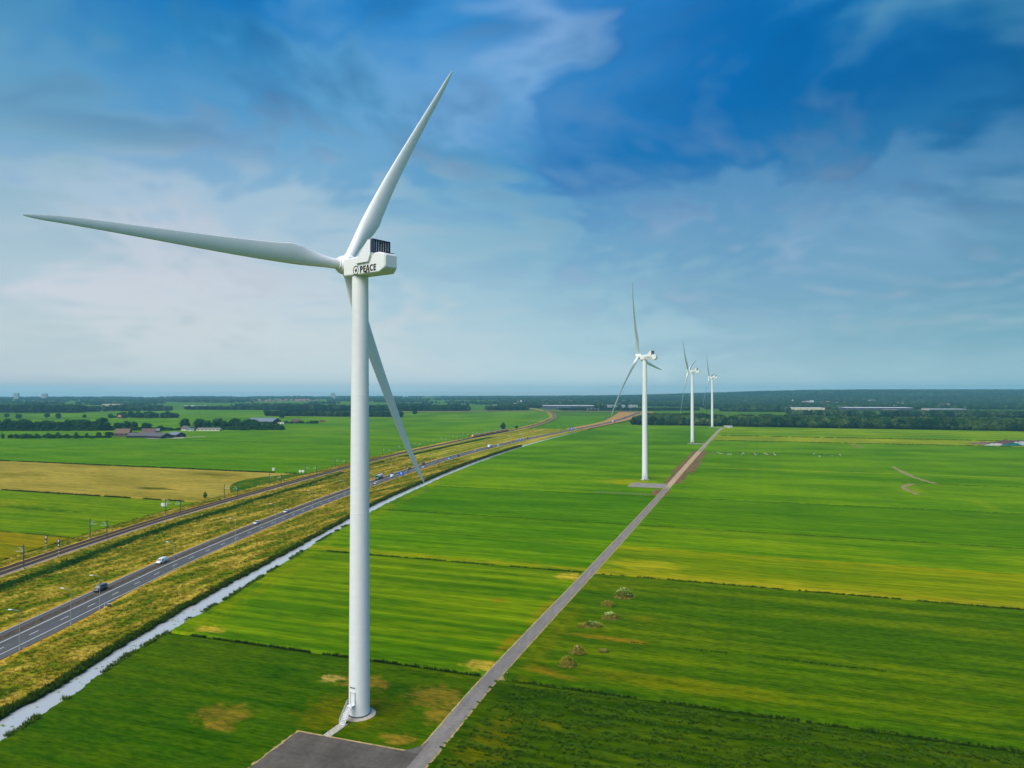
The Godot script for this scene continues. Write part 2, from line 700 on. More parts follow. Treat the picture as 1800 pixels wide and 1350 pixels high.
func field_tint(f: Dictionary, u: float, v: float) -> Color:
	var k := 1.0 / (1.0 + maxf(u, 0.0) / 160.0)
	var s := noise_a.get_noise_2d(u * 0.42 * k, v * 0.010)
	var s2 := noise_a.get_noise_2d(u * 0.15 * k + 9.0, v * 0.005 + 4.0)
	var p := noise_b.get_noise_2d(u * 0.017 + f.seed, v * 0.012)
	var m := noise_b.get_noise_2d(u * 0.11, v * 0.07 + f.seed)
	var t := clampf(0.40 + f.streak * (0.40 * s + 0.30 * s2) + 0.45 * p + 0.2 * m, 0.0, 1.0)
	var c: Color = (f.base as Color).lerp(f.alt, t)
	c = c * (1.0 + 0.08 * m + 0.10 * f.streak * s)
	for q in f.patches:
		var du: float = (u - q[0]) / q[2]
		var dv: float = (v - q[1]) / q[3]
		var e := du * du + dv * dv
		if e < 3.0:
			var w: float = q[5] * smoothstep(1.5, 0.15, e + noise_b.get_noise_2d(u * 0.35, v * 0.3 + 3.0) * 1.5)
			c = c.lerp(q[4], clampf(w, 0.0, 1.0))
	if f.has("edge"):
		# headland: turning tracks beside the canal
		var d: float = v - course(canal_near, u)
		var e := exp(-pow((d - 6.0) / 4.0, 2.0)) * (0.35 + 0.65 * noise_a.get_noise_2d(d * 1.3, u * 0.03))
		c = c.lerp(srgb(150, 150, 40), clampf(e * 0.55, 0.0, 1.0))
	if f.has("band"):
		for b in f.band:
			var e := exp(-pow((u - b[0]) / b[1], 2.0)) * (0.6 + 0.6 * noise_b.get_noise_2d(u * 0.5, v * 0.05))
			c = c.lerp(b[2], clampf(e, 0.0, 0.9))
	return Color(c.r * 1.15 + c.g * 0.17, c.g * 1.16, c.b * f.get("blue", 0.3))


func build_fields() -> void:
	var dry := srgb(150, 118, 52)
	var sand := srgb(205, 175, 115)
	var left := [
		{"u": [-160.0, 37.9], "base": srgb(38, 88, 8), "alt": srgb(78, 104, 12), "blue": 0.7, "streak": 0.7, "tall": 0.10, "name": "dark green meadow with dry patches round the foot of the PEACE turbine",
			"patches": [[26.0, -27.0, 3.5, 6.5, dry, 0.75], [25.5, -35.0, 2.0, 3.0, sand, 0.6], [3.0, -46.0, 4.5, 6.0, dry, 0.5], [-1.5, -43.5, 1.6, 4.0, dry, 0.6], [25.0, -9.0, 5.0, 6.0, dry, 0.55], [18.0, -4.5, 5.0, 3.0, dry, 0.6], [5.5, -7.5, 2.0, 3.0, dry, 0.7], [12.0, -24.0, 9.0, 8.0, srgb(105, 100, 18), 0.6], [14.0, -15.0, 7.0, 6.0, srgb(98, 98, 16), 0.45]]},
		{"u": [39.9, 137.4], "base": srgb(60, 116, 8), "alt": srgb(100, 136, 16), "streak": 1.3, "tall": 0.03, "edge": true, "name": "bright green mown meadow between canal and path, striped across",
			"patches": [[44.0, -5.0, 3.0, 5.0, sand, 0.8], [44.0, -86.0, 2.0, 5.0, sand, 0.7], [131.0, -6.0, 5.0, 4.5, sand, 0.7], [95.0, -20.0, 1.6, 2.5, dry, 0.8], [60.0, -4.5, 8.0, 1.8, dry, 0.6], [90.0, -4.2, 14.0, 1.5, dry, 0.4]], "band": [[136.0, 1.6, srgb(50, 96, 8)]]},
		{"u": [139.6, 186.5], "base": srgb(58, 122, 6), "alt": srgb(96, 142, 12), "streak": 1.0, "tall": 0.03, "edge": true, "name": "green meadow with a straw-coloured edge along its ditch", "patches": [], "band": [[142.0, 2.0, srgb(158, 150, 48)]]},
		{"u": [187.3, 236.0], "base": srgb(58, 122, 6), "alt": srgb(84, 136, 10), "streak": 0.9, "tall": 0.03, "edge": true, "name": "narrow green meadow strip between two thin ditches by the canal", "patches": []},
		{"u": [238.2, 335.0], "base": srgb(48, 114, 6), "alt": srgb(72, 130, 8), "streak": 0.8, "tall": 0.03, "edge": true, "name": "plain deep green meadow with faint stripes by the canal", "patches": []},
		{"u": [337.4, 459.0], "base": srgb(66, 128, 8), "alt": srgb(104, 150, 14), "streak": 0.9, "tall": 0.0, "edge": true, "name": "light green meadow round the second turbine", "patches": [[400.0, -30.0, 16.0, 22.0, srgb(150, 160, 30), 0.6]]},
		{"u": [460.6, 876.5], "base": srgb(58, 122, 8), "alt": srgb(86, 142, 12), "streak": 1.2, "tall": 0.0, "name": "long green meadow between canal and path round the third turbine", "patches": [], "band": [[540.0, 1.5, srgb(30, 82, 8)], [610.0, 2.0, srgb(32, 86, 10)], [700.0, 3.0, srgb(34, 88, 12)], [800.0, 3.0, srgb(34, 88, 14)]]},
		{"u": [879.5, 1284.0], "base": srgb(58, 122, 8), "alt": srgb(84, 140, 10), "streak": 1.0, "tall": 0.0, "name": "far green meadow in front of the dark wood, round the fourth turbine", "patches": [], "band": [[960.0, 4.0, srgb(34, 88, 18)], [1080.0, 5.0, srgb(36, 92, 22)]]}]
	for f in left:
		f.seed = f.u[0] * 0.37
		var nv := int(clampf(220.0 / (2.0 + f.u[0] * 0.012), 50, 110))
		var m := sheet(steps(f.u[0], f.u[1], 0.75), func(u): return course(canal_near, u) + 0.5 + 1.1 * noise_b.get_noise_2d(u * 0.09, 61.0) + 0.5 * noise_a.get_noise_2d(u * 0.5, 8.0), func(u): return course(path_line, u) - 1.3, nv, func(u, v): return rough_height(f.tall, u, v), func(u, v): return field_tint(f, u, v), 0.7)
		setting("field", f.name, m, M.tall if f.tall > 0.05 else M.meadow)
	var straw := srgb(166, 156, 60)
	var right := [
		{"u": [-160.0, 37.6], "w": 230.0, "base": srgb(36, 76, 6), "alt": srgb(66, 94, 10), "streak": 1.3, "tall": 0.26, "name": "uncut dark green meadow with rough tall grass beside the path", "patches": [[8.0, 9.0, 14.0, 5.0, srgb(98, 100, 16), 0.7], [20.0, 18.0, 1.2, 4.0, srgb(110, 110, 22), 0.6], [2.0, 24.0, 2.0, 5.0, srgb(100, 98, 16), 0.5]]},
		{"u": [40.2, 137.4], "w": 260.0, "base": srgb(54, 100, 8), "alt": srgb(88, 114, 16), "streak": 1.4, "tall": 0.06, "name": "olive green mown meadow with earth mounds beside the path", "patches": [[72.5, 16.0, 1.6, 8.0, dry, 0.5], [72.0, 24.0, 1.6, 6.0, dry, 0.7], [46.0, 8.0, 2.0, 4.0, dry, 0.6], [44.0, 15.0, 1.2, 4.0, dry, 0.5], [48.0, 40.0, 4.0, 24.0, srgb(120, 116, 22), 0.45], [92.0, 26.0, 3.0, 5.0, srgb(120, 118, 22), 0.5], [70.0, 5.0, 30.0, 2.5, srgb(112, 116, 18), 0.5]]},
		{"u": [139.6, 186.5], "w": 300.0, "base": srgb(84, 126, 12), "alt": srgb(128, 144, 30), "streak": 0.9, "tall": 0.05, "name": "yellowish meadow with a straw-coloured edge along its ditch beyond the earth mounds", "patches": [[155.0, 18.0, 8.0, 14.0, srgb(176, 172, 62), 0.6]], "band": [[141.8, 2.6, straw], [184.0, 3.0, srgb(150, 155, 30)]]},
		{"u": [187.3, 236.0], "w": 320.0, "base": srgb(66, 126, 8), "alt": srgb(110, 146, 16), "streak": 0.8, "tall": 0.03, "name": "fresh green meadow strip behind the yellowish one", "patches": []},
		{"u": [238.2, 334.0], "w": 360.0, "base": srgb(52, 114, 6), "alt": srgb(80, 134, 10), "streak": 0.6, "tall": 0.0, "name": "plain deep green meadow beyond a thin straight ditch", "patches": []},
		{"u": [336.4, 458.5], "w": 420.0, "base": srgb(66, 128, 6), "alt": srgb(98, 146, 10), "streak": 0.8, "tall": 0.0, "name": "light green meadow with a pale worn cattle track across it", "patches": [[420.0, 155.0, 22.0, 5.0, srgb(140, 158, 70), 0.5], [365.0, 184.0, 26.0, 3.0, srgb(120, 150, 50), 0.6]]},
		{"u": [460.5, 876.5], "w": 640.0, "base": srgb(58, 122, 8), "alt": srgb(90, 144, 10), "streak": 0.9, "tall": 0.0, "name": "long green meadow where black and white cows graze", "patches": [], "band": [[520.0, 0.9, srgb(170, 175, 90)], [690.0, 3.0, srgb(40, 100, 10)], [735.0, 2.0, srgb(96, 150, 20)]]},
		{"u": [879.0, 985.0], "w": 760.0, "base": srgb(112, 142, 48), "alt": srgb(140, 156, 62), "streak": 0.9, "tall": 0.0, "name": "pale grazed meadow strip between two dark ditches", "patches": []},
		{"u": [989.0, 1268.0], "w": 900.0, "base": srgb(84, 138, 10), "alt": srgb(110, 150, 16), "streak": 1.2, "tall": 0.0, "name": "far light green meadow in front of the dark wood", "patches": [], "band": [[1050.0, 6.0, srgb(44, 96, 24)], [1120.0, 5.0, srgb(170, 172, 90)], [1180.0, 14.0, srgb(140, 160, 70)]]}]
	for f in right:
		f.seed = f.u[0] * 0.53 + 30.0
		var nv := int(clampf(f.w / (2.2 + f.u[0] * 0.012), 60, 120))
		var m := sheet(steps(f.u[0], f.u[1], 0.7), func(u): return course(path_line, u) + 1.3, func(_u): return f.w, nv, func(u, v): return rough_height(f.tall, u, v), func(u, v): return field_tint(f, u, v), 0.7)
		setting("field", f.name, m, M.tall if f.tall > 0.05 else M.meadow)
	var beyond := [
		{"u": [-120.0, 123.0], "w": 420.0, "base": srgb(84, 112, 8), "alt": srgb(140, 128, 14), "streak": 0.6, "name": "olive yellow meadow beside the railway", "patches": [], "band": [[119.0, 1.2, srgb(170, 140, 60)]]},
		{"u": [125.2, 223.0], "w": 560.0, "base": srgb(68, 124, 8), "alt": srgb(112, 142, 16), "streak": 0.6, "name": "green meadow beside the railway", "patches": [[175.0, -330.0, 4.0, 40.0, srgb(40, 92, 8), 0.8], [185.0, -380.0, 10.0, 40.0, srgb(140, 150, 30), 0.5]]},
		{"u": [225.2, 366.0], "w": 800.0, "base": srgb(138, 132, 46), "alt": srgb(172, 158, 68), "blue": 1.1, "streak": 0.5, "name": "straw yellow unmown meadow beyond the railway", "patches": [[262.0, -330.0, 5.0, 16.0, srgb(66, 82, 16), 0.9], [340.0, -345.0, 8.0, 20.0, srgb(78, 90, 18), 0.8], [290.0, -500.0, 10.0, 40.0, srgb(120, 122, 30), 0.7]]},
		{"u": [368.6, 652.0], "w": 1250.0, "base": srgb(58, 124, 6), "alt": srgb(84, 140, 8), "streak": 0.7, "name": "wide bright green meadow in front of the farmstead", "patches": [], "band": [[470.0, 2.5, srgb(130, 158, 20)], [560.0, 2.0, srgb(112, 156, 20)]]},
		{"u": [654.5, 1270.0], "w": 1500.0, "base": srgb(62, 126, 8), "alt": srgb(88, 142, 10), "streak": 0.9, "name": "green meadow behind the farmstead with faint ditches", "patches": [], "band": [[780.0, 2.5, srgb(130, 160, 50)], [930.0, 4.0, srgb(150, 162, 60)], [1120.0, 4.0, srgb(46, 96, 26)]]},
		{"u": [1274.0, 2080.0], "w": 1900.0, "base": srgb(64, 126, 8), "alt": srgb(88, 142, 12), "streak": 1.2, "name": "far green meadow between the railway and the woods", "patches": [], "band": [[1450.0, 8.0, srgb(130, 156, 70)], [1620.0, 6.0, srgb(46, 96, 36)], [1850.0, 8.0, srgb(50, 100, 40)]]}]
	for f in beyond:
		f.seed = f.u[0] * 0.21 + 70.0
		var m := sheet(steps(f.u[0], f.u[1], 1.2), func(_u): return -f.w, func(u): return course(rail_line, u) - 15.5, 90, func(_u, _v): return 0.0, func(u, v): return field_tint(f, u, v), 0.7)
		setting("field", f.name, m, M.meadow)
	# the wedge of meadow between railway and road, further on
	var wedge := {"u": [1010.0, 1980.0], "seed": 8.0, "base": srgb(58, 124, 14), "alt": srgb(76, 138, 22), "streak": 0.6, "patches": []}
	var wm := sheet(steps(1010.0, 1760.0, 2.0), func(u): return course(rail_line, u) + 20.0, func(u): return maxf(course(road_line, u) - 22.0 - maxf(0.0, u - 1400.0) * 0.12, course(rail_line, u) + 22.0), 30, func(_u, _v): return 0.0, func(u, v): return field_tint(wedge, u, v), 0.7)
	setting("field", "green wedge of meadow between the curving railway and the road", wm, M.meadow)


func rough_height(tall: float, u: float, v: float) -> float:
	if tall <= 0.0:
		return 0.0
	return tall * (0.7 * noise_b.get_noise_2d(u * 0.34, v * 0.09) + 0.5 * noise_a.get_noise_2d(u * 0.9, v * 0.35))


func build_path() -> void:
	var grey := srgb(142, 134, 128)
	var tan := srgb(196, 168, 138)
	var sandy := srgb(214, 184, 124)
	var us := steps(-160.0, 1232.0, 0.5)
	var colour := func(u: float, v: float) -> Color:
		var w := smoothstep(371.0, 385.0, u + 6.0 * noise_a.get_noise_2d(u * 0.05, 3.0)) * smoothstep(700.0, 680.0, u)
		var pale := smoothstep(690.0, 740.0, u) * 0.45
		var c := grey.lerp(tan, w).lerp(srgb(182, 174, 158), pale)
		var d := v - course(path_line, u)
		c = c * (1.0 + 0.22 * noise_b.get_noise_2d(u * 0.09, d * 0.5) - 0.08 * exp(-pow((absf(d) - 0.85) / 0.35, 2.0)))
		return c
	var sand := sheet(us, func(u): return course(path_line, u) - 2.05 - 0.28 * absf(noise_b.get_noise_2d(u * 0.3, 1.0)) - 0.3 * smoothstep(300, 600, u), func(u): return course(path_line, u) + 2.05 + 0.28 * absf(noise_b.get_noise_2d(u * 0.3, 9.0)) + 0.3 * smoothstep(300, 600, u), 2, func(_u, _v): return 0.045, func(u, v): return sandy * (0.9 + 0.25 * noise_b.get_noise_2d(u * 0.4, v)), 0.9)
	setting("verge", "sandy edge showing on both sides of the farm path", sand, M.soil)
	var top := sheet(us, func(u): return course(path_line, u) - 1.8 + 0.6 * maxf(0.0, noise_b.get_noise_2d(u * 0.11, 21.0) - 0.22), func(u): return course(path_line, u) + 1.8 - 0.6 * maxf(0.0, noise_b.get_noise_2d(u * 0.11, 33.0) - 0.22), 6, func(_u, _v): return 0.075, colour)
	setting("path", "straight grey tarmac farm path running past the turbines", top, M.tarmac)
	# hard standings in front of the turbines
	var hard := srgb(104, 97, 90)
	var dark := func(u: float, v: float) -> Color: return hard * (0.95 + 0.3 * noise_b.get_noise_2d(u * 0.12, v * 0.12) - 0.08 * smoothstep(0.2, 0.5, noise_a.get_noise_2d(u * 0.9, v * 0.05)))
	var pads := [[-60.0, 1.6, -27.0, "dark tarmac hard standing in front of the PEACE turbine"], [375.0, 397.5, -27.0, "small grey hard standing beside the second turbine"], [795.0, 811.0, -24.0, "thin grey hard standing beside the third turbine"], [1210.0, 1226.0, -24.0, "thin grey hard standing beside the fourth turbine"]]
	for i in 4:
		var q: Array = pads[i]
		var pale := srgb(150, 143, 135)
		var wob := func(u: float, v: float) -> float: return 0.7 * noise_b.get_noise_2d(u * 0.4 + i * 9.0, v * 0.5)
		var u0: float = q[0]
		var u1: float = q[1]
		var v0: float = q[2]
		var skirt_m := sheet(steps(u0 - 0.5, u1 + 0.45, 0.45), func(u): return v0 - 0.45 + wob.call(u, 1.0), func(u): return course(path_line, u) - 1.5, 40, func(_u, _v): return 0.06, func(u, v): return sandy * (0.85 + 0.3 * noise_b.get_noise_2d(u * 0.4, v * 0.4)))
		setting("verge", "sandy rim round the %s" % q[3], skirt_m, M.soil)
		var pm := sheet(steps(u0, u1, 0.45), func(u): return v0 + wob.call(u, 5.0) * 0.5, func(u): return course(path_line, u) - 1.2, 40, func(_u, _v): return 0.085, dark if i == 0 else func(u, v): return pale * (1.0 + 0.3 * noise_b.get_noise_2d(u * 0.1, v * 0.1)))
		setting("hard_standing", q[3], pm, M.tarmac)
	var corner := sheet(steps(1.0, 6.4, 0.4), func(u): return course(path_line, u) - 1.7 - 3.6 * pow(clampf(1.0 - (u - 1.0) / 5.4, 0.0, 1.0), 2.2), func(u): return course(path_line, u) - 1.2, 6, func(_u, _v): return 0.08, func(u, v): return hard.lerp(grey, 0.5) * (0.95 + 0.3 * noise_b.get_noise_2d(u * 0.12, v * 0.12)))
	setting("hard_standing", "rounded tarmac corner where the hard standing meets the path", corner, M.tarmac)
	# turned earth on both sides of the path past the second turbine
	var earth := srgb(146, 116, 84)
	var patches := [[340.0, 368.0, -7.0, 3.5], [372.0, 470.0, -6.5, 6.0], [476.0, 576.0, -8.5, 9.0], [584.0, 688.0, -8.5, 7.5]]
	for i in patches.size():
		var q: Array = patches[i]
		for side in [0, 1]:
			if side == 0 and (i == 1):
				q = [402.0, 470.0, -6.5, 6.0]
			var wob := func(u: float, k: float) -> float: return 1.6 * noise_b.get_noise_2d(u * 0.09, k)
			var q0: float = q[2]
			var q1: float = q[3]
			var lo := (func(u): return q0 + wob.call(u, 2.0)) if side == 0 else (func(u): return course(path_line, u) + 1.6)
			var hi := (func(u): return course(path_line, u) - 1.6) if side == 0 else (func(u): return q1 + wob.call(u, 8.0))
			var em := sheet(steps(q[0], q[1], 0.8), lo, hi, 8, func(u, v): return 0.025 + 0.05 * absf(noise_b.get_noise_2d(u * 0.5, v * 0.5)), func(u, v): return earth * (0.85 + 0.45 * noise_b.get_noise_2d(u * 0.12, v * 0.2)))
			setting("soil", "strip of bare brown earth beside the farm path near the second turbine", em, M.soil)
	# worn cattle track in the light green meadow
	for q in [[PackedVector2Array([Vector2(458, 178), Vector2(470, 176), Vector2(500, 171), Vector2(545, 170), Vector2(580, 170)]), "pale worn cattle track bending across the light green meadow"], [PackedVector2Array([Vector2(396, 154), Vector2(412, 153), Vector2(430, 152), Vector2(447, 157), Vector2(457, 163)]), "faint lower end of the worn cattle track below the ditch"]]:
		var line: PackedVector2Array = q[0]
		var wide := 1.9
		var tm := sheet(steps(line[0].x, line[-1].x, 0.8), func(u): return course(line, u) - wide - 2.4 * noise_b.get_noise_2d(u * 0.07, 3.0), func(u): return course(line, u) + wide + 2.4 * noise_b.get_noise_2d(u * 0.07, 11.0), 5, func(_u, _v): return 0.03, func(u, v): return srgb(140, 136, 84).lerp(srgb(176, 158, 118), clampf(0.5 + 1.3 * noise_b.get_noise_2d(u * 0.1, v * 0.3), 0.0, 1.0)))
		setting("soil", q[1], tm, M.soil)
	var tm2 := sheet(steps(800.0, 866.0, 2.0), func(u): return 172.0 - (u - 800.0) * 0.1, func(u): return 178.0 - (u - 800.0) * 0.12, 3, func(_u, _v): return 0.03, func(u, v): return srgb(156, 140, 92) * (0.9 + 0.5 * noise_b.get_noise_2d(u * 0.05, v * 0.2)))
	setting("soil", "short worn track at the far ditch of the cow meadow", tm2, M.soil)


func build_canal() -> void:
	var m := sheet(steps(-160.0, 1000.0, 2.0), func(u): return course(canal_far, u) - 0.5, func(u): return course(canal_near, u) + 0.6, 3, func(_u, _v): return -0.14, func(_u, _v): return Color.WHITE)
	setting("water", "straight canal of pale still water between road and meadows", m, M.water)


func verge_tint(u: float, d_road: float, v: float) -> Color:
	var k := 1.0 / (1.0 + maxf(u, 0.0) / 250.0)
	var n := noise_b.get_noise_2d(u * 0.06 * k, v * 0.16)
	var n2 := noise_b.get_noise_2d(u * 0.35 * k + 5.0, v * 0.4)
	var green := srgb(82, 104, 12)
	var olive := srgb(128, 120, 30)
	var strawc := srgb(180, 156, 78)
	var t := clampf(0.46 + n * 0.85 + n2 * 0.35 + 0.06, 0.0, 1.0)
	var c := green.lerp(olive, smoothstep(0.1, 0.55, t)).lerp(strawc, smoothstep(0.5, 1.0, t))
	c = c.lerp(srgb(192, 144, 66), exp(-pow(d_road / 1.6, 2.0)) * 0.9)
	return Color(c.r * 1.5, c.g * 1.5, c.b * 0.95)


func slant(line: PackedVector2Array, u: float) -> float:
	var s := (course(line, u + 3.0) - course(line, u - 3.0)) / 6.0
	return sqrt(1.0 + s * s)


func road_near(u: float) -> float:
	return course(road_line, u) + lerpf(7.6, 5.4, smoothstep(38.0, 66.0, u)) * slant(road_line, u)


func road_far(u: float) -> float:
	return course(road_line, u) - 7.75 * slant(road_line, u)


func build_verges() -> void:
	var us := steps(-160.0, 1092.0, 1.1)
	var bump := func(u: float, v: float) -> float: return 0.16 * noise_b.get_noise_2d(u * 0.3, v * 0.3)
	var near := sheet(us, func(u): return road_near(u) - 0.6, func(u): return course(canal_far, u) - 0.4 + 0.7 * noise_b.get_noise_2d(u * 0.12, 14.0), 14, func(u, v): return lerpf(0.14, 0.0, clampf((v - road_near(u)) / (course(canal_far, u) - road_near(u)), 0, 1)) + bump.call(u, v) * 0.6, func(u, v): return verge_tint(u, v - road_near(u), v), 1.0)
	setting("verge", "rough grass verge in green and straw colours between road and canal", near, M.verge)
	var mid := sheet(us, func(u): return minf(course(reed_line, u) + 2.4, road_far(u) - 4.0), func(u): return road_far(u) + 0.5, 22, func(u, v): return 0.1 + bump.call(u, v), func(u, v): return verge_tint(u + 30.0, road_far(u) - v, v * 0.9), 0.8)
	setting("verge", "broad rough grass strip between road and reedy ditch", mid, M.verge)
	var by_rail := sheet(us, func(u): return course(rail_line, u) + 4.9, func(u): return maxf(course(reed_line, u) - 2.4, course(rail_line, u) + 9.0), 10, func(u, v): return 0.1 + bump.call(u, v), func(u, v): return verge_tint(u + 80.0, 3.2, v), 0.8)
	setting("verge", "grass bank between reedy ditch and railway", by_rail, M.verge)
	var off_rail := sheet(steps(-120.0, 2400.0, 1.4), func(u): return course(rail_line, u) - 13.2, func(u): return course(rail_line, u) - 4.9, 8, func(u, v): return 0.1 + bump.call(u, v), func(u, v): return verge_tint(u + 10.0, absf(course(rail_line, u) - 5.5 - v) + 1.0, v), 0.8)
	setting("verge", "straw coloured bank on the field side of the railway", off_rail, M.verge)
	var shrubs := sheet(steps(262.0, 372.0, 1.2), func(u): return course(rail_line, u) - 16.0 - 26.0 * sin(PI * clampf((u - 262.0) / 110.0, 0, 1)), func(u): return course(rail_line, u) - 15.0, 10, func(u, v): return 0.08 + 0.3 * absf(noise_b.get_noise_2d(u * 0.2, v * 0.2)), func(u, v): return srgb(52, 98, 10).lerp(srgb(110, 120, 20), clampf(0.4 + noise_b.get_noise_2d(u * 0.08, v * 0.08) * 1.4, 0, 1)))
	setting("verge", "green thicket of low growth beside the straw meadow and railway", shrubs, M.verge)


func ribbon(line: PackedVector2Array, u0: float, u1: float, step: float, off0: float, off1: float, y: float, colour: Color) -> ArrayMesh:
	return sheet(steps(u0, u1, step), func(u): return course(line, u) + off0 * slant(line, u), func(u): return course(line, u) + off1 * slant(line, u), 1, func(_u, _v): return y, func(_u, _v): return colour)


func build_road() -> void:
	var tint := func(u: float, v: float) -> Color:
		var d := (v - course(road_line, u)) / slant(road_line, u)
		var c := srgb(100, 100, 102)
		for w in [-6.6, -5.0, -0.6, 0.9, 2.4, 3.9]:
			c = c * (1.0 - 0.09 * exp(-pow((d - w) / 0.4, 2.0)))
		return c * (1.0 + 0.2 * noise_b.get_noise_2d(u * 0.02, d * 0.6) + 0.14 * noise_b.get_noise_2d(u * 0.5, d * 2.0))
	var road := setting("road", "grey main road with white lines between canal and railway", sheet(steps(-160.0, 2200.0, 1.5), road_far, road_near, 44, func(_u, _v): return 0.2, tint, 0.5), M.tarmac)
	var median := sheet(steps(-160.0, 1500.0, 1.0), func(u): return course(road_line, u) - (5.1 + 0.1 * noise_b.get_noise_2d(u * 0.5, 2.0)) * slant(road_line, u), func(u): return course(road_line, u) - (2.7 + 0.1 * noise_b.get_noise_2d(u * 0.5, 7.0)) * slant(road_line, u), 6, func(_u, _v): return 0.206, func(u, v): return srgb(104, 92, 80) * (0.9 + 0.6 * noise_b.get_noise_2d(u * 0.4, v * 1.2)))
	var md := part("median_strip", median, M.soil, road)
	md.set_meta("label", "brown weathered strip between the two directions")
	part("edge_line", ribbon(road_line, -160, 1500, 2.0, -7.5, -7.28, 0.21, Color(1, 1, 1)), M.line, road)
	part("centre_line", ribbon(road_line, -160, 1500, 2.0, -1.72, -1.42, 0.21, Color(1, 1, 1)), M.line, road)
	part("edge_line", ribbon(road_line, -160, 60, 2.0, 4.6, 4.85, 0.21, Color(1, 1, 1)), M.line, road)
	part("edge_line", ribbon(road_line, 60, 1500, 2.0, 4.85, 5.05, 0.21, Color(1, 1, 1)), M.line, road)
	var st := st_new()
	for k in 80:
		var u := -60.0 + k * 12.0
		if u < 420.0:
			part("lane_dash", ribbon(road_line, u, u + 3.4, 1.7, 1.6, 1.85, 0.21, Color(1, 1, 1)), M.line, road)
		else:
			st.append_from(ribbon(road_line, u, u + 3.4, 1.7, 1.6, 1.85, 0.21, Color(1, 1, 1)), 0, Transform3D.IDENTITY)
	var rest := part("lane_dash", st.commit(), M.line, road)
	rest.set_meta("kind", "stuff")


func build_railway() -> void:
	var tint := func(u: float, v: float) -> Color:
		var d := v - course(rail_line, u)
		var c := srgb(116, 96, 84)
		c = c.lerp(srgb(146, 128, 88), exp(-pow(d / 0.55, 2.0)))
		c = c.lerp(srgb(150, 146, 138), smoothstep(3.0, 3.6, d) * 0.8)
		c = c.lerp(srgb(206, 160, 92), smoothstep(4.3, 4.9, absf(d)))
		return c * (1.0 + 0.25 * noise_b.get_noise_2d(u * 0.6, d * 2.0))
	var bed := setting("railway", "double track railway on brown ballast beside the main road", sheet(steps(-120.0, 2900.0, 1.6), func(u): return course(rail_line, u) - 5.4, func(u): return course(rail_line, u) + 5.4, 24, func(u, v): return 0.12 + 0.28 * smoothstep(5.2, 3.9, absf(v - course(rail_line, u))), tint, 0.5), M.ballast)
	for t in [-2.1, 2.1]:
		for r in [-0.75, 0.75]:
			var st := st_new()
			var us := steps(-120.0, 1500.0, 4.0)
			var rings := []
			for u in us:
				var c := course(rail_line, u)
				var ring := PackedVector3Array()
				for q in [[-0.09, 0.42], [-0.09, 0.64], [0.09, 0.64], [0.09, 0.42]]:
					ring.append(at(u, c + (t + r + q[0]) * slant(rail_line, u), q[1]))
				rings.append(ring)
			add_loft(st, rings, true, -1)
			part("rail", done(st), M.rust, bed)
	var sl := st_new()
	for k in 640:
		var u := -100.0 + k * 0.75
		for t in [-2.1, 2.1]:
			var h := heading(rail_line, u)
			add_box(sl, at(u, course(rail_line, u) + t * slant(rail_line, u), 0.4), Vector3(0.26, 0.12, 2.5), Basis(h, Vector3.UP, h.cross(Vector3.UP)))
	var sleepers := part("sleepers", done(sl), paint(Color(0.1, 0.075, 0.06), 0.95), bed)
	sleepers.set_meta("kind", "stuff")


# ---------------------------------------------------------------- turbines

func blade_mesh() -> ArrayMesh:
	# span along +y, leading edge towards +x, upwind along +z
	var st := st_new()
	var rings := []
	var stations := [1.4, 2.6, 3.6, 5.0, 6.6, 8.4, 10.4, 12.6, 15.2, 18.5, 22.5, 27.0, 32.0, 37.0, 42.0, 46.5, 50.0, 52.8, 54.8, 56.2, 57.0, 57.42]
	for r in stations:
		var root := smoothstep(11.5, 3.4, r)
		var chord := 0.0
		if r < 12.6:
			chord = lerpf(2.15, 4.15, smoothstep(2.8, 12.6, r))
		else:
			chord = lerpf(4.15, 1.05, pow((r - 12.6) / 42.2, 0.82))
		if r > 50.0:
			chord *= sqrt(maxf(0.012, 1.0 - pow((r - 50.0) / 7.45, 2.2)))
		var thick := lerpf(lerpf(0.36, 0.17, smoothstep(8.0, 30.0, r)), 1.0, root) * chord
		var lead := lerpf(lerpf(1.35, 0.42, smoothstep(12.0, 55.0, r)), 1.07, root)
		if r > 50.0:
			lead = minf(lead, 0.1 + chord * 0.45)
		var twist := deg_to_rad(lerpf(13.0, -1.0, smoothstep(6.0, 50.0, r)) * (1.0 - root) + 2.0)
		var t: float = r / 57.4
		var bend: float = 6.5 * t - 4.75 * t * t
		var ring := PackedVector3Array()
		var n := 24
		for j in n:
			var a := TAU * j / n
			var s := (1.0 - cos(a)) * 0.5
			var foil := (0.2969 * sqrt(s) - 0.126 * s - 0.3516 * s * s + 0.2843 * pow(s, 3) - 0.1015 * pow(s, 4)) * 5.0
			var y := lerpf(foil * signf(sin(a)), sin(a) * 0.5, root) * thick
			y -= (1.0 - root) * 0.05 * chord * 4.0 * s * (1.0 - s) 
			var x := lead - s * chord
			ring.append(Vector3(x * cos(twist) - y * sin(twist), r, x * sin(twist) + y * cos(twist) + bend))
		rings.append(ring)
	add_loft(st, rings, true, 0)
	return done(st)


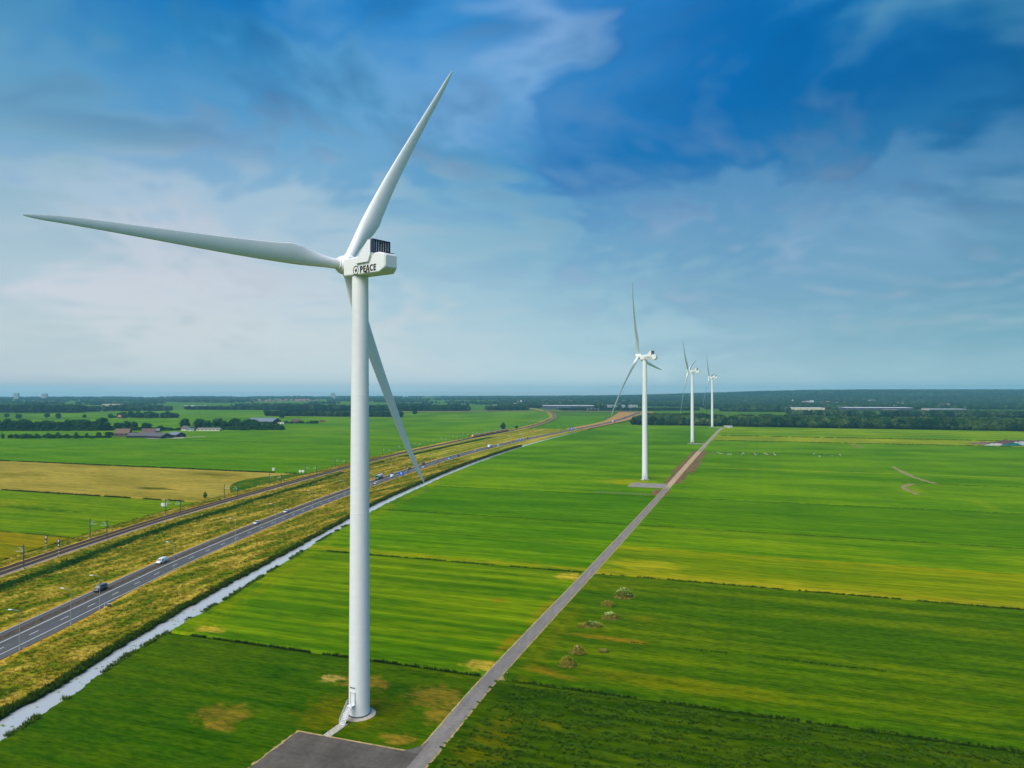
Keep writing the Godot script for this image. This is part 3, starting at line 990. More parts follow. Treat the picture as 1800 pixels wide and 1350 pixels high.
func section(x: float, half: float, low: float, high: float, round_off: float) -> PackedVector3Array:
	# rounded rectangle across the nacelle at x
	var r := PackedVector3Array()
	for q in [[1, 1], [1, -1], [-1, -1], [-1, 1]]:
		var cx: float = q[0] * (half - round_off)
		var cy: float = (high - round_off) if q[1] > 0 else (low + round_off)
		for k in 5:
			var a := PI * 0.5 * k / 4.0
			var sx := 0.0
			var sy := 0.0
			if q[0] * q[1] > 0:
				sx = sin(a) * q[0]
				sy = cos(a) * q[1]
			else:
				sx = cos(a) * q[0]
				sy = sin(a) * q[1]
			r.append(Vector3(x, cy + sy * round_off, cx + sx * round_off))
	return r


func turbine_meshes() -> void:
	cache.blade = blade_mesh()
	# tower: tapering tube
	var st := st_new()
	var prof := []
	for k in 25:
		var y := lerpf(0.12, 89.2, k / 24.0)
		prof.append(Vector2(lerpf(2.12, 1.64, pow(y / 89.2, 1.15)), y))
	add_lathe(st, prof, 56)
	cache.tower = done(st)
	st = st_new()
	add_lathe(st, [Vector2(2.22, 0.08), Vector2(2.22, 0.34), Vector2(2.13, 0.36)], 48)
	cache.flange = done(st)
	st = st_new()
	add_lathe(st, [Vector2(0.99, -0.06), Vector2(1.006, -0.05), Vector2(1.006, 0.05), Vector2(0.99, 0.06)], 48)
	cache.seam = done(st)
	st = st_new()
	add_lathe(st, [Vector2(3.35, -0.4), Vector2(3.35, 0.1), Vector2(3.25, 0.14), Vector2(2.2, 0.16)], 48)
	cache.foundation = done(st)
	# machine house: long rounded box, tail cut back on all sides
	st = st_new()
	var rings := []
	for q in [[3.0, 1.75, 89.5, 92.7, 0.3], [2.85, 1.93, 89.3, 92.9, 0.3], [-8.1, 1.95, 89.1, 93.05, 0.24], [-8.25, 1.93, 89.14, 93.02, 0.26], [-9.35, 1.62, 89.75, 92.75, 0.4], [-9.6, 1.4, 90.1, 92.4, 0.45]]:
		rings.append(section(q[0], q[1], q[2], q[3], q[4]))
	add_loft(st, rings, true, -1)
	cache.nacelle = done(st)
	st = st_new()
	for s in [-1, 1]:
		add_prism(st, PackedVector2Array([Vector2(-1.4, 91.42), Vector2(-5.2, 91.42), Vector2(-5.95, 92.7), Vector2(-6.05, 95.75), Vector2(-5.2, 95.7), Vector2(-2.5, 93.0)]), s * 1.97, s * 2.36)
	cache.cheeks = done(st)
	st = st_new()
	add_box(st, Vector3(-6.25, 94.45, 0), Vector3(0.35, 2.3, 4.0))
	cache.radiator = done(st)
	st = st_new()
	for k in 7:
		add_box(st, Vector3(-6.52, 94.45, -1.8 + k * 0.6), Vector3(0.12, 2.2, 0.08))
	cache.radiator_bars = done(st)
	st = st_new()
	add_box(st, Vector3(-6.42, 95.7, 0), Vector3(0.55, 0.2, 4.5))
	add_box(st, Vector3(-6.42, 93.22, 0), Vector3(0.55, 0.16, 4.5))
	for s in [-1, 1]:
		add_box(st, Vector3(-6.42, 94.45, s * 2.18), Vector3(0.55, 2.6, 0.14))
		add_box(st, Vector3(-6.56, 94.45, s * 0.95), Vector3(0.05, 0.06, 2.6), Basis(Vector3.RIGHT, s * 0.62))
	cache.radiator_frame = done(st)
	st = st_new()
	add_box(st, Vector3(-8.75, 93.02, 0), Vector3(0.5, 0.12, 2.7), Basis(Vector3(0, 0, 1), 0.2))
	cache.vent = done(st)
	st = st_new()
	add_tube(st, [Vector3(-5.9, 95.6, 0), Vector3(-5.9, 96.9, 0)], [0.05, 0.04], 6)
	cache.mast = done(st)
	st = st_new()
	add_lathe(st, [Vector2(1.7, -2.05), Vector2(1.95, -1.6), Vector2(2.02, 0.0), Vector2(1.9, 1.1), Vector2(1.5, 1.95), Vector2(0.9, 2.45), Vector2(0.25, 2.65)], 36, Basis(Vector3(0, 0, 1), -PI / 2))
	cache.hub = done(st)
	st = st_new()
	add_lathe(st, [Vector2(1.2, 1.25), Vector2(1.28, 1.5), Vector2(1.28, 2.0), Vector2(1.18, 2.1)], 28)
	cache.collar = done(st)
	# outside stair: platform, strings, treads, handrails; foot points along +x
	st = st_new()
	add_box(st, Vector3(2.62, 2.82, 0), Vector3(1.1, 0.1, 1.3))
	cache.platform = done(st)
	cache.tread = BoxMesh.new()
	(cache.tread as BoxMesh).size = Vector3(0.3, 0.06, 1.05)
	st = st_new()
	for s in [-0.58, 0.58]:
		add_tube(st, [Vector3(3.15, 2.78, s), Vector3(5.5, 0.1, s)], [0.09], 6)
	cache.strings = done(st)
	for s in [-0.6, 0.6]:
		st = st_new()
		add_tube(st, [Vector3(2.2, 3.85, s), Vector3(3.2, 3.85, s), Vector3(5.55, 1.1, s), Vector3(5.55, 0.1, s)], [0.045], 6)
		add_tube(st, [Vector3(2.2, 3.35, s), Vector3(3.2, 3.35, s), Vector3(5.55, 0.6, s)], [0.035], 6)
		for k in 5:
			var t := k / 4.0
			var p := Vector3(3.2, 2.8, s).lerp(Vector3(5.5, 0.1, s), t)
			add_tube(st, [p, p + Vector3(0, 1.05, 0)], [0.035], 6)
		cache["handrail%d" % (0 if s < 0 else 1)] = done(st)
	st = st_new()
	add_box(st, Vector3(2.1, 3.95, 0), Vector3(0.14, 2.2, 0.95))
	cache.door = done(st)
	st = st_new()
	for s in [-0.55, 0.55]:
		add_box(st, Vector3(2.12, 3.98, s), Vector3(0.2, 2.4, 0.1))
	add_box(st, Vector3(2.12, 5.18, 0), Vector3(0.2, 0.1, 1.2))
	cache.door_frame = done(st)


func curved_marks(y: float, height: float, widths: Array, radius: float) -> ArrayMesh:
	# small unreadable lettering over the door, as strokes that follow the tower's curve
	var st := st_new()
	var a := -0.25
	for w in widths:
		var mid: float = a + w * 0.5 / radius
		add_box(st, Vector3(cos(mid) * radius, y, sin(mid) * radius), Vector3(0.03, height, w), Basis(Vector3.UP, -mid))
		a += (w + 0.06) / radius
	return done(st)


func build_turbines() -> void:
	turbine_meshes()
	var looks := [[39.6, -0.25, "large white wind turbine with the word PEACE on its machine house"], [32.1, 309.0, "white wind turbine beside the small grey hard standing and turned brown earth"], [25.9, 283.0, "white wind turbine standing third along the farm path"], [27.7, 292.0, "white wind turbine at the end of the farm path before the dark wood"]]
	for i in 4:
		var q: Array = looks[i]
		var t := thing("wind_turbine", q[2], "wind turbine", spot_turbine[i], 0.0, "wind turbines in a row along the farm path")
		part("foundation", cache.foundation, M.concrete, t)
		var tower := part("tower", cache.tower, M.tower, t)
		part("flange", cache.flange, M.navy, tower)
		for y in [18.0, 41.0, 65.0]:
			var sr := lerpf(2.12, 1.64, pow(y / 89.2, 1.15))
			part("seam", cache.seam, M.tower, tower, Transform3D(Basis.from_scale(Vector3(sr, 1, sr)), Vector3(0, y, 0)))
		var yaw := Basis(Vector3.UP, PI - deg_to_rad(q[0]))
		var head := Transform3D(yaw, Vector3.ZERO)
		var nac := part("nacelle", cache.nacelle, M.shell, t, head)
		part("cooler_cheek", cache.cheeks, M.shell, nac)
		part("radiator", cache.radiator, M.navy, nac)
		part("radiator_frame", cache.radiator_frame, M.frame_blue, nac)
		part("radiator_bars", cache.radiator_bars, M.steel, nac)
		part("vent", cache.vent, M.black, nac)
		part("antenna", cache.mast, M.steel, nac, Transform3D(Basis.IDENTITY, Vector3(0, 0, 0.45)))
		part("antenna", cache.mast, M.steel, nac, Transform3D(Basis.IDENTITY, Vector3(0, -0.2, -0.6)))
		nacelle_marks(nac, i)
		var tilt := deg_to_rad(5.86)
		var a := Vector3(cos(tilt), sin(tilt), 0)
		var b := Vector3(0, 0, -1)
		var c := Vector3(-sin(tilt), cos(tilt), 0)
		var centre := Vector3(0, 91.64, 0) + a * 4.82
		part("hub", cache.hub, M.shell, t, head * Transform3D(Basis(Vector3(0, 0, 1), tilt), centre))
		for k in 3:
			var th := deg_to_rad(q[1] + 120.0 * k)
			var lead := b * sin(th) - c * cos(th)
			var span := b * cos(th) + c * sin(th)
			var bl := part("blade", cache.blade, M.blade_paint, t, head * Transform3D(Basis(lead, span, a), centre))
			part("root_collar", cache.collar, M.shell, bl)
		var turn := atan2(-0.90, -0.43)
		var step_x := Transform3D(Basis(Vector3.UP, turn), Vector3(0, 0.0, 0))
		var stair := part("staircase", cache.strings, M.white, t, step_x)
		part("platform", cache.platform, M.white, stair)
		for k in 12:
			part("step", cache.tread, M.white, stair, Transform3D(Basis.IDENTITY, Vector3(3.2, 2.72, 0).lerp(Vector3(5.45, 0.2, 0), k / 11.0)))
		part("handrail", cache.handrail0, M.white, stair)
		part("handrail", cache.handrail1, M.white, stair)
		var door := part("door", cache.door, M.white, t, step_x)
		part("door_frame", cache.door_frame, M.steel, door)
		if i == 0:
			var board := part("lettering", curved_marks(6.05, 0.24, [0.16, 0.06, 0.14, 0.05, 0.14, 0.12, 0.14, 0.1], 2.11), M.navy, t, step_x)
			board.set_meta("label", "small dark blue lettering over the door")
			part("notice", curved_marks(4.75, 0.35, [0.28], 2.13), M.navy, door)
	# concrete slabs from the hard standing to the stair foot
	var slabs := Node3D.new()
	slabs.name = numbered("slab_path")
	add_child(slabs)
	tag(slabs, "short path of pale concrete slabs leading to the turbine stair", "slab path", "", "structure")
	var box := st_new()
	add_box(box, Vector3.ZERO, Vector3(1.72, 0.14, 1.82), Basis.IDENTITY, 0.03)
	var sm := done(box)
	for k in 3:
		var p := Vector3(-33.5, 0.07, -140.4).lerp(Vector3(-34.95, 0.07, -136.9), k / 2.0)
		part("slab", sm, M.concrete, slabs, Transform3D(Basis(Vector3.UP, -0.39 + 0.02 * k), p))


func nacelle_marks(nac: Node3D, which: int) -> void:
	var flip := Basis(Vector3(-1, 0, 0), Vector3.UP, Vector3(0, 0, -1))
	var st := st_new()
	var n := 40
	for j in n:
		var a0 := TAU * j / n
		var a1 := TAU * (j + 1) / n
		var o := Vector3(-1.05, 90.15, -1.97)
		st.set_smooth_group(-1)
		quad(st, o + Vector3(cos(a0) * 0.72, sin(a0) * 0.76, 0), o + Vector3(cos(a1) * 0.72, sin(a1) * 0.76, 0), o + Vector3(cos(a1) * 0.9, sin(a1) * 0.95, 0), o + Vector3(cos(a0) * 0.9, sin(a0) * 0.95, 0))
	# the bird inside the ring
	var bird := PackedVector2Array([Vector2(-0.38, 0.18), Vector2(-0.2, 0.02), Vector2(-0.12, 0.3), Vector2(0.02, 0.18), Vector2(0.1, 0.48), Vector2(0.22, 0.22), Vector2(0.44, 0.34), Vector2(0.36, 0.1), Vector2(0.3, -0.24), Vector2(0.06, -0.44), Vector2(-0.26, -0.4), Vector2(-0.12, -0.28), Vector2(-0.26, -0.14)])
	add_prism(st, bird, -0.004, 0.004, Transform3D(flip, Vector3(-1.05, 90.15, -1.972)))
	var logo := part("emblem", done(st), M.black, nac)
	logo.set_meta("label", "dark round emblem of a bird in a ring")
	if which == 0:
		var tm := TextMesh.new()
		tm.text = "PEACE"
		var f := SystemFont.new()
		f.font_names = PackedStringArray(["Droid Sans"])
		f.font_weight = 700
		var fv := FontVariation.new()
		fv.base_font = f
		fv.variation_embolden = 0.9
		tm.font = fv
		tm.font_size = 64
		tm.pixel_size = 0.0262
		tm.depth = 0.02
		var tw := tm.get_aabb().size.x
		part("lettering", tm, M.black, nac, Transform3D(flip.scaled_local(Vector3(4.95 / maxf(tw, 0.1), 1, 1)), Vector3(-4.8, 90.08, -1.965)))
		st = st_new()
		add_prism(st, PackedVector2Array([Vector2(-0.1, -0.22), Vector2(0.1, -0.22), Vector2(0, 0.25)]), -0.004, 0.004, Transform3D(flip, Vector3(-4.8, 90.2, -1.98)))
		part("yellow_mark", done(st), M.yellow, nac)
	st = st_new()
	var words: Array = [[[-4.2, 0.75, 0.16], [-5.1, 0.7, 0.16]], [[-2.7, 0.7, 1.1], [-3.6, 0.65, 1.0], [-4.5, 0.7, 1.1], [-5.4, 0.65, 1.0], [-6.3, 0.7, 1.1]], [[-2.7, 0.7, 1.0], [-3.6, 0.65, 1.0], [-4.5, 0.7, 1.0]], [[-2.7, 0.7, 1.0], [-3.6, 0.65, 1.0]]][which]
	for w in words:
		if which == 0:
			add_box(st, Vector3(w[0], 89.42, -1.955), Vector3(w[1], w[2], 0.02))
		else:
			# letters too far off to read: strokes with gaps
			add_box(st, Vector3(w[0] - 0.22, 90.15, -1.955), Vector3(0.2, w[2], 0.02))
			add_box(st, Vector3(w[0] + 0.16, 90.15, -1.955), Vector3(0.16, w[2], 0.02))
			add_box(st, Vector3(w[0], 90.15 + w[2] * 0.38, -1.955), Vector3(0.24, 0.2, 0.018))
	part("small_lettering", done(st), M.black, nac)


# ---------------------------------------------------------------- far land

func hill_height(p: Vector3) -> float:
	var a := 64.0 * exp(-pow((p.x - 5200.0) / 2600.0, 2.0) - pow((p.z + 6400.0) / 1900.0, 2.0))
	var b := 40.0 * exp(-pow((p.x - 2600.0) / 1500.0, 2.0) - pow((p.z + 6000.0) / 1500.0, 2.0))
	return a + b + 6.0 * noise_b.get_noise_2d(p.x * 0.0006, p.z * 0.0006) * clampf((a + b) / 20.0, 0.0, 1.0)


func build_far_land() -> void:
	var st := st_new()
	st.set_smooth_group(0)
	for i in 40:
		for j in 40:
			var q := []
			for o in [[0, 0], [0, 1], [1, 1], [1, 0]]:
				var p := Vector3(-1200.0 + (i + o[0]) * 270.0, 0, -3200.0 - (j + o[1]) * 190.0)
				p.y = hill_height(p) - 3.2
				q.append(p)
			st.set_color(srgb(40, 70, 30))
			quad(st, q[0], q[1], q[2], q[3])
	setting("hills", "low wooded ridge on the horizon", done(st), M.far)
	# the motorway across the view, on a low bank
	var across := func(x: float) -> float: return -2330.0 + 0.00035 * pow(x - 100.0, 2.0) * (1.0 if x < 100.0 else 2.2)
	for layer in [[30.0, 1.3, srgb(196, 152, 78), "straw coloured bank of the far motorway"], [13.0, 1.6, srgb(120, 118, 116), "far grey motorway crossing behind the meadows"]]:
		var s2 := st_new()
		s2.set_normal(Vector3.UP)
		for k in 60:
			var x0 := -420.0 + k * 14.0
			var x1 := x0 + 14.0
			s2.set_color(layer[2] * (0.9 + 0.3 * noise_b.get_noise_2d(x0 * 0.03, layer[0])))
			quad(s2, Vector3(x0, layer[1], across.call(x0) + layer[0]), Vector3(x0, layer[1], across.call(x0) - layer[0]), Vector3(x1, layer[1], across.call(x1) - layer[0]), Vector3(x1, layer[1], across.call(x1) + layer[0]))
		setting("verge" if layer[0] > 20.0 else "road", layer[3], s2.commit(), M.blade)
	# bare sandy works where the road meets the motorway
	var works := sheet(steps(1090.0, 2200.0, 3.0), func(u): return course(road_line, u) - 23.0 - maxf(0.0, u - 1400.0) * 0.06, func(u): return course(road_line, u) + 14.0 + maxf(0.0, u - 1300.0) * 0.03, 8, func(_u, _v): return 0.17, func(u, v): return srgb(206, 152, 98).lerp(srgb(190, 148, 80), clampf(0.5 + noise_b.get_noise_2d(u * 0.02, v * 0.1), 0, 1)))
	setting("soil", "sandy road works where the main road meets the far motorway", works, M.soil)


# ---------------------------------------------------------------- trees

func leaf_clump(st: SurfaceTool, centre: Vector3, radius: float, tone: Color, ragged: float) -> void:
	var t := (1.0 + sqrt(5.0)) / 2.0
	var v := [Vector3(-1, t, 0), Vector3(1, t, 0), Vector3(-1, -t, 0), Vector3(1, -t, 0), Vector3(0, -1, t), Vector3(0, 1, t), Vector3(0, -1, -t), Vector3(0, 1, -t), Vector3(t, 0, -1), Vector3(t, 0, 1), Vector3(-t, 0, -1), Vector3(-t, 0, 1)]
	var f := [[0, 11, 5], [0, 5, 1], [0, 1, 7], [0, 7, 10], [0, 10, 11], [1, 5, 9], [5, 11, 4], [11, 10, 2], [10, 7, 6], [7, 1, 8], [3, 9, 4], [3, 4, 2], [3, 2, 6], [3, 6, 8], [3, 8, 9], [4, 9, 5], [2, 4, 11], [6, 2, 10], [8, 6, 7], [9, 8, 1]]
	var spin := Basis(Vector3(rng.randf() - 0.5, rng.randf() - 0.5, rng.randf() - 0.5).normalized(), rng.randf() * TAU)
	var p := []
	for q in v:
		p.append(centre + spin * (q as Vector3).normalized() * radius * rng.randf_range(1.0 - ragged, 1.0 + ragged) * Vector3(1, 0.85, 1))
	for tri in f:
		st.set_color(tone * rng.randf_range(0.82, 1.18))
		for k in tri:
			st.add_vertex(p[k])


func crown_mesh(seed_no: int, width: float, height: float, low: float, clumps: int, leaves: int, with_trunk: bool, point := 0.0) -> ArrayMesh:
	# unit tree about 1 m tall; leaf clumps round an uneven volume plus loose leaf sprays at its rim
	rng.seed = seed_no
	var st := st_new()
	st.set_smooth_group(-1)
	var mid := Vector3(0, (low + height) * 0.5, 0)
	var half := Vector3(width * 0.5, (height - low) * 0.5, width * 0.5)
	for k in clumps + leaves:
		var d := Vector3(rng.randfn(), rng.randfn(), rng.randfn()).normalized()
		var reach := 0.78 + 0.42 * noise_b.get_noise_3d(d.x * 1.6 + seed_no, d.y * 1.6, d.z * 1.6)
		var squeeze := 1.0 - point * clampf(d.y, 0.0, 1.0)
		if k < clumps:
			var lump := 1.0 + 0.3 * noise_b.get_noise_3d(d.x * 3.1, d.y * 3.1 + seed_no, d.z * 3.1)
			var p := mid + d * half * Vector3(squeeze, 1, squeeze) * reach * lump * pow(rng.randf(), 0.22)
			leaf_clump(st, p, half.x * rng.randf_range(0.18, 0.42), Color(1, 1, 1) * rng.randf_range(0.72, 1.2), 0.35)
		else:
			var p := mid + d * half * Vector3(squeeze, 1, squeeze) * (reach + rng.randf_range(0.02, 0.3))
			st.set_color(Color(1, 1, 1) * rng.randf_range(0.6, 1.3))
			for c in 3:
				st.add_vertex(p + Vector3(rng.randfn(), rng.randfn(), rng.randfn()) * half.x * 0.09)
	if with_trunk:
		st.set_color(Color(0.6, 0.35, 0.3))
		add_tube(st, [Vector3(0, 0, 0), Vector3(0.005, low + 0.2, 0)], [0.03, 0.02], 5)
	st.index()
	st.generate_normals()
	return st.commit()


func trunk_mesh() -> ArrayMesh:
	var st := st_new()
	add_tube(st, [Vector3(0, -0.02, 0), Vector3(0.008, 0.16, 0.004), Vector3(0, 0.36, 0), Vector3(0.01, 0.6, 0)], [0.032, 0.024, 0.02, 0.008], 7)
	for k in 4:
		var a := TAU * k / 4.0 + 0.4
		add_tube(st, [Vector3(0, 0.26 + 0.05 * k, 0), Vector3(cos(a) * 0.14, 0.46 + 0.05 * k, sin(a) * 0.14)], [0.014, 0.004], 5)
	return done(st)


func leaf_of(col: Color) -> StandardMaterial3D:
	var key := "leaf_%s" % col.to_html()
	if not cache.has(key):
		var m: StandardMaterial3D = M.leaf.duplicate()
		m.albedo_color = col.linear_to_srgb()
		cache[key] = m
	return cache[key]


func tree(label: String, group: String, p: Vector3, h: float, kind: int, col: Color, wide := 1.0, category := "tree") -> Node3D:
	var key := "crown%d" % kind
	if not cache.has(key):
		match kind % 4:
			0: cache[key] = crown_mesh(100 + kind, 0.78, 1.0, 0.06, 70, 560, false)
			1: cache[key] = crown_mesh(100 + kind, 0.92, 1.0, 0.04, 80, 600, false)
			2: cache[key] = crown_mesh(100 + kind, 0.6, 1.0, 0.06, 60, 480, false, 0.35)
			3: cache[key] = crown_mesh(100 + kind, 0.85, 1.0, 0.16, 60, 540, false)
		if not cache.has("trunk"):
			cache.trunk = trunk_mesh()
	var t := thing("tree", label, category, p, rng.randf() * TAU, group)
	part("trunk", cache.trunk, M.bark, t, Transform3D(Basis.from_scale(Vector3.ONE * h), Vector3.ZERO))
	part("crown", cache[key], leaf_of(col), t, Transform3D(Basis.from_scale(Vector3(h * wide * rng.randf_range(0.85, 1.3), h * rng.randf_range(0.9, 1.08), h * wide * rng.randf_range(0.85, 1.3))), Vector3.ZERO))
	return t


func build_woods() -> void:
	var kinds := [crown_mesh(11, 0.72, 1.0, 0.08, 46, 190, true), crown_mesh(12, 0.85, 1.0, 0.1, 50, 200, true), crown_mesh(13, 0.6, 1.0, 0.05, 40, 170, true, 0.4), crown_mesh(14, 0.95, 1.0, 0.06, 54, 210, true)]
	rng.seed = 777
	var lots := [[], [], [], []]
	var plant := func(p: Vector3, h: float, tone: float) -> void:
		var k := rng.randi() % 4
		var c := srgb(20, 60, 32).lerp(srgb(86, 110, 54), clampf(tone + rng.randf_range(-0.5, 0.5), 0.0, 1.0))
		c = c * rng.randf_range(0.65, 1.3)
		var w := h * rng.randf_range(0.85, 1.2)
		lots[k].append([p, Vector3(w, h, w), rng.randf() * TAU, c])
	# the dark wood at the end of the path, close by
	var edge := [Vector3(236, 0, -1402), Vector3(409, 0, -1358), Vector3(606, 0, -1275), Vector3(833, 0, -1168), Vector3(1150, 0, -1020)]
	for i in edge.size() - 1:
		var a: Vector3 = edge[i]
		var b: Vector3 = edge[i + 1]
		var along := (b - a).normalized()
		var back := Vector3(along.z, 0, -along.x)
		if back.z > 0:
			back = -back
		var n := int(a.distance_to(b) / 7.5)
		for k in n:
			for r in 26:
				var depth := r * 8.5 + rng.randf_range(-3, 3) + 6.0
				var p := a.lerp(b, (k + rng.randf()) / n) + back * depth
				if p.x < 236.0 + (-1402.0 - p.z) * 0.30:
					continue
				if depth > 150.0 and noise_b.get_noise_2d(p.x * 0.006, p.z * 0.006) > 0.22:
					continue
				var h := rng.randf_range(11.0, 19.0) * (0.72 if r == 0 else 1.0)
				plant.call(p + Vector3(0, -0.5, 0), h, 0.35 + noise_b.get_noise_2d(p.x * 0.01, p.z * 0.01) * 1.2)
	for k in 4:
		scatter("wood", "dark mixed wood at the end of the farm path", kinds[k], M.leaf, lots[k])
	# separate belts of trees in the middle distance: from, to, rows, height, tone
	var belts := [
		[Vector3(-395, 0, -1840), Vector3(-660, 0, -1900), 4, 15.0, 0.1, "dark belt of trees behind the big barn"],
		[Vector3(-390, 0, -1850), Vector3(-280, 0, -1800), 5, 16.0, 0.0, "dark clump of trees at the end of the tree belt"],
		[Vector3(-760, 0, -2320), Vector3(-150, 0, -2430), 5, 19.0, 0.0, "long dark wood edge along the far motorway bank"],
		[Vector3(-1750, 0, -2230), Vector3(-1330, 0, -2200), 4, 25.0, 0.0, "row of tall poplars on the far meadow"],
		[Vector3(-1180, 0, -2560), Vector3(-830, 0, -2500), 4, 14.0, 0.1, "low far copse beside pale sheds"],
		[Vector3(-90, 0, -2480), Vector3(60, 0, -2500), 5, 15.0, 0.0, "dark block of trees beside the railway curve"],
		[Vector3(165, 0, -2420), Vector3(640, 0, -2430), 5, 11.5, 0.0, "dark tree belt behind the far motorway and its sign gantry"],
		[Vector3(1060, 0, -2180), Vector3(2100, 0, -2010), 6, 8.5, 0.2, "tree belt in front of the long white warehouse"],
		[Vector3(760, 0, -1900), Vector3(1500, 0, -1740), 7, 15.0, 0.3, "lighter green wood behind the clearing"],
		[Vector3(1400, 0, -1560), Vector3(2200, 0, -1200), 8, 16.0, 0.3, "green wood beyond the grazed meadow"]]
	for q in belts:
		for l in lots:
			l.clear()
		var a: Vector3 = q[0]
		var b: Vector3 = q[1]
		var n := int(a.distance_to(b) / 7.0)
		for k in n:
			for r in int(q[2]):
				var p := a.lerp(b, (k + rng.randf()) / n) + Vector3(0, -0.5, -r * 9.0 + rng.randf_range(-3, 3))
				plant.call(p, q[3] * rng.randf_range(0.75, 1.12), q[4])
		var all_of: Array = lots[0] + lots[1] + lots[2] + lots[3]
		scatter("tree_belt", q[5], kinds[rng.randi() % 4], M.leaf, all_of)
	# the wooded land from there to the horizon
	for l in lots:
		l.clear()
	for k in 120000:
		var az := deg_to_rad(rng.randf_range(-43.0, 43.0))
		var r := 2450.0 * pow(8300.0 / 2450.0, rng.randf())
		var p := Vector3(sin(az) * r, 0, -cos(az) * r)
		var hill := hill_height(p)
		var dense := noise_b.get_noise_2d(p.x * 0.0012 + 5.0, p.z * 0.0022)
		var right := smoothstep(-200.0, 900.0, p.x)
		if p.x < -60.0 and r < 4700.0 and noise_b.get_noise_2d(p.x * 0.0009, p.z * 0.0035 + 3.0) < 0.16:
			continue
		if hill < 8.0 and dense < lerpf(0.20, -0.10, right) - smoothstep(5000.0, 9000.0, r) * 0.1:
			continue
		if p.x > 60.0 and p.x < 700.0 and p.z > -2760.0:
			continue
		if p.x > 900.0 and p.x < 1800.0 and p.z > -2560.0:
			continue
		var h := rng.randf_range(11.0, 18.0) * (1.0 + smoothstep(4000.0, 12000.0, r) * 0.3)
		p.y = hill - 1.2
		plant.call(p, h, 0.12 + dense * 0.5)
	for k in 4:
		scatter("woodland", "hazy blue green woods stretching to the horizon", kinds[k], M.leaf, lots[k])
	build_single_trees()


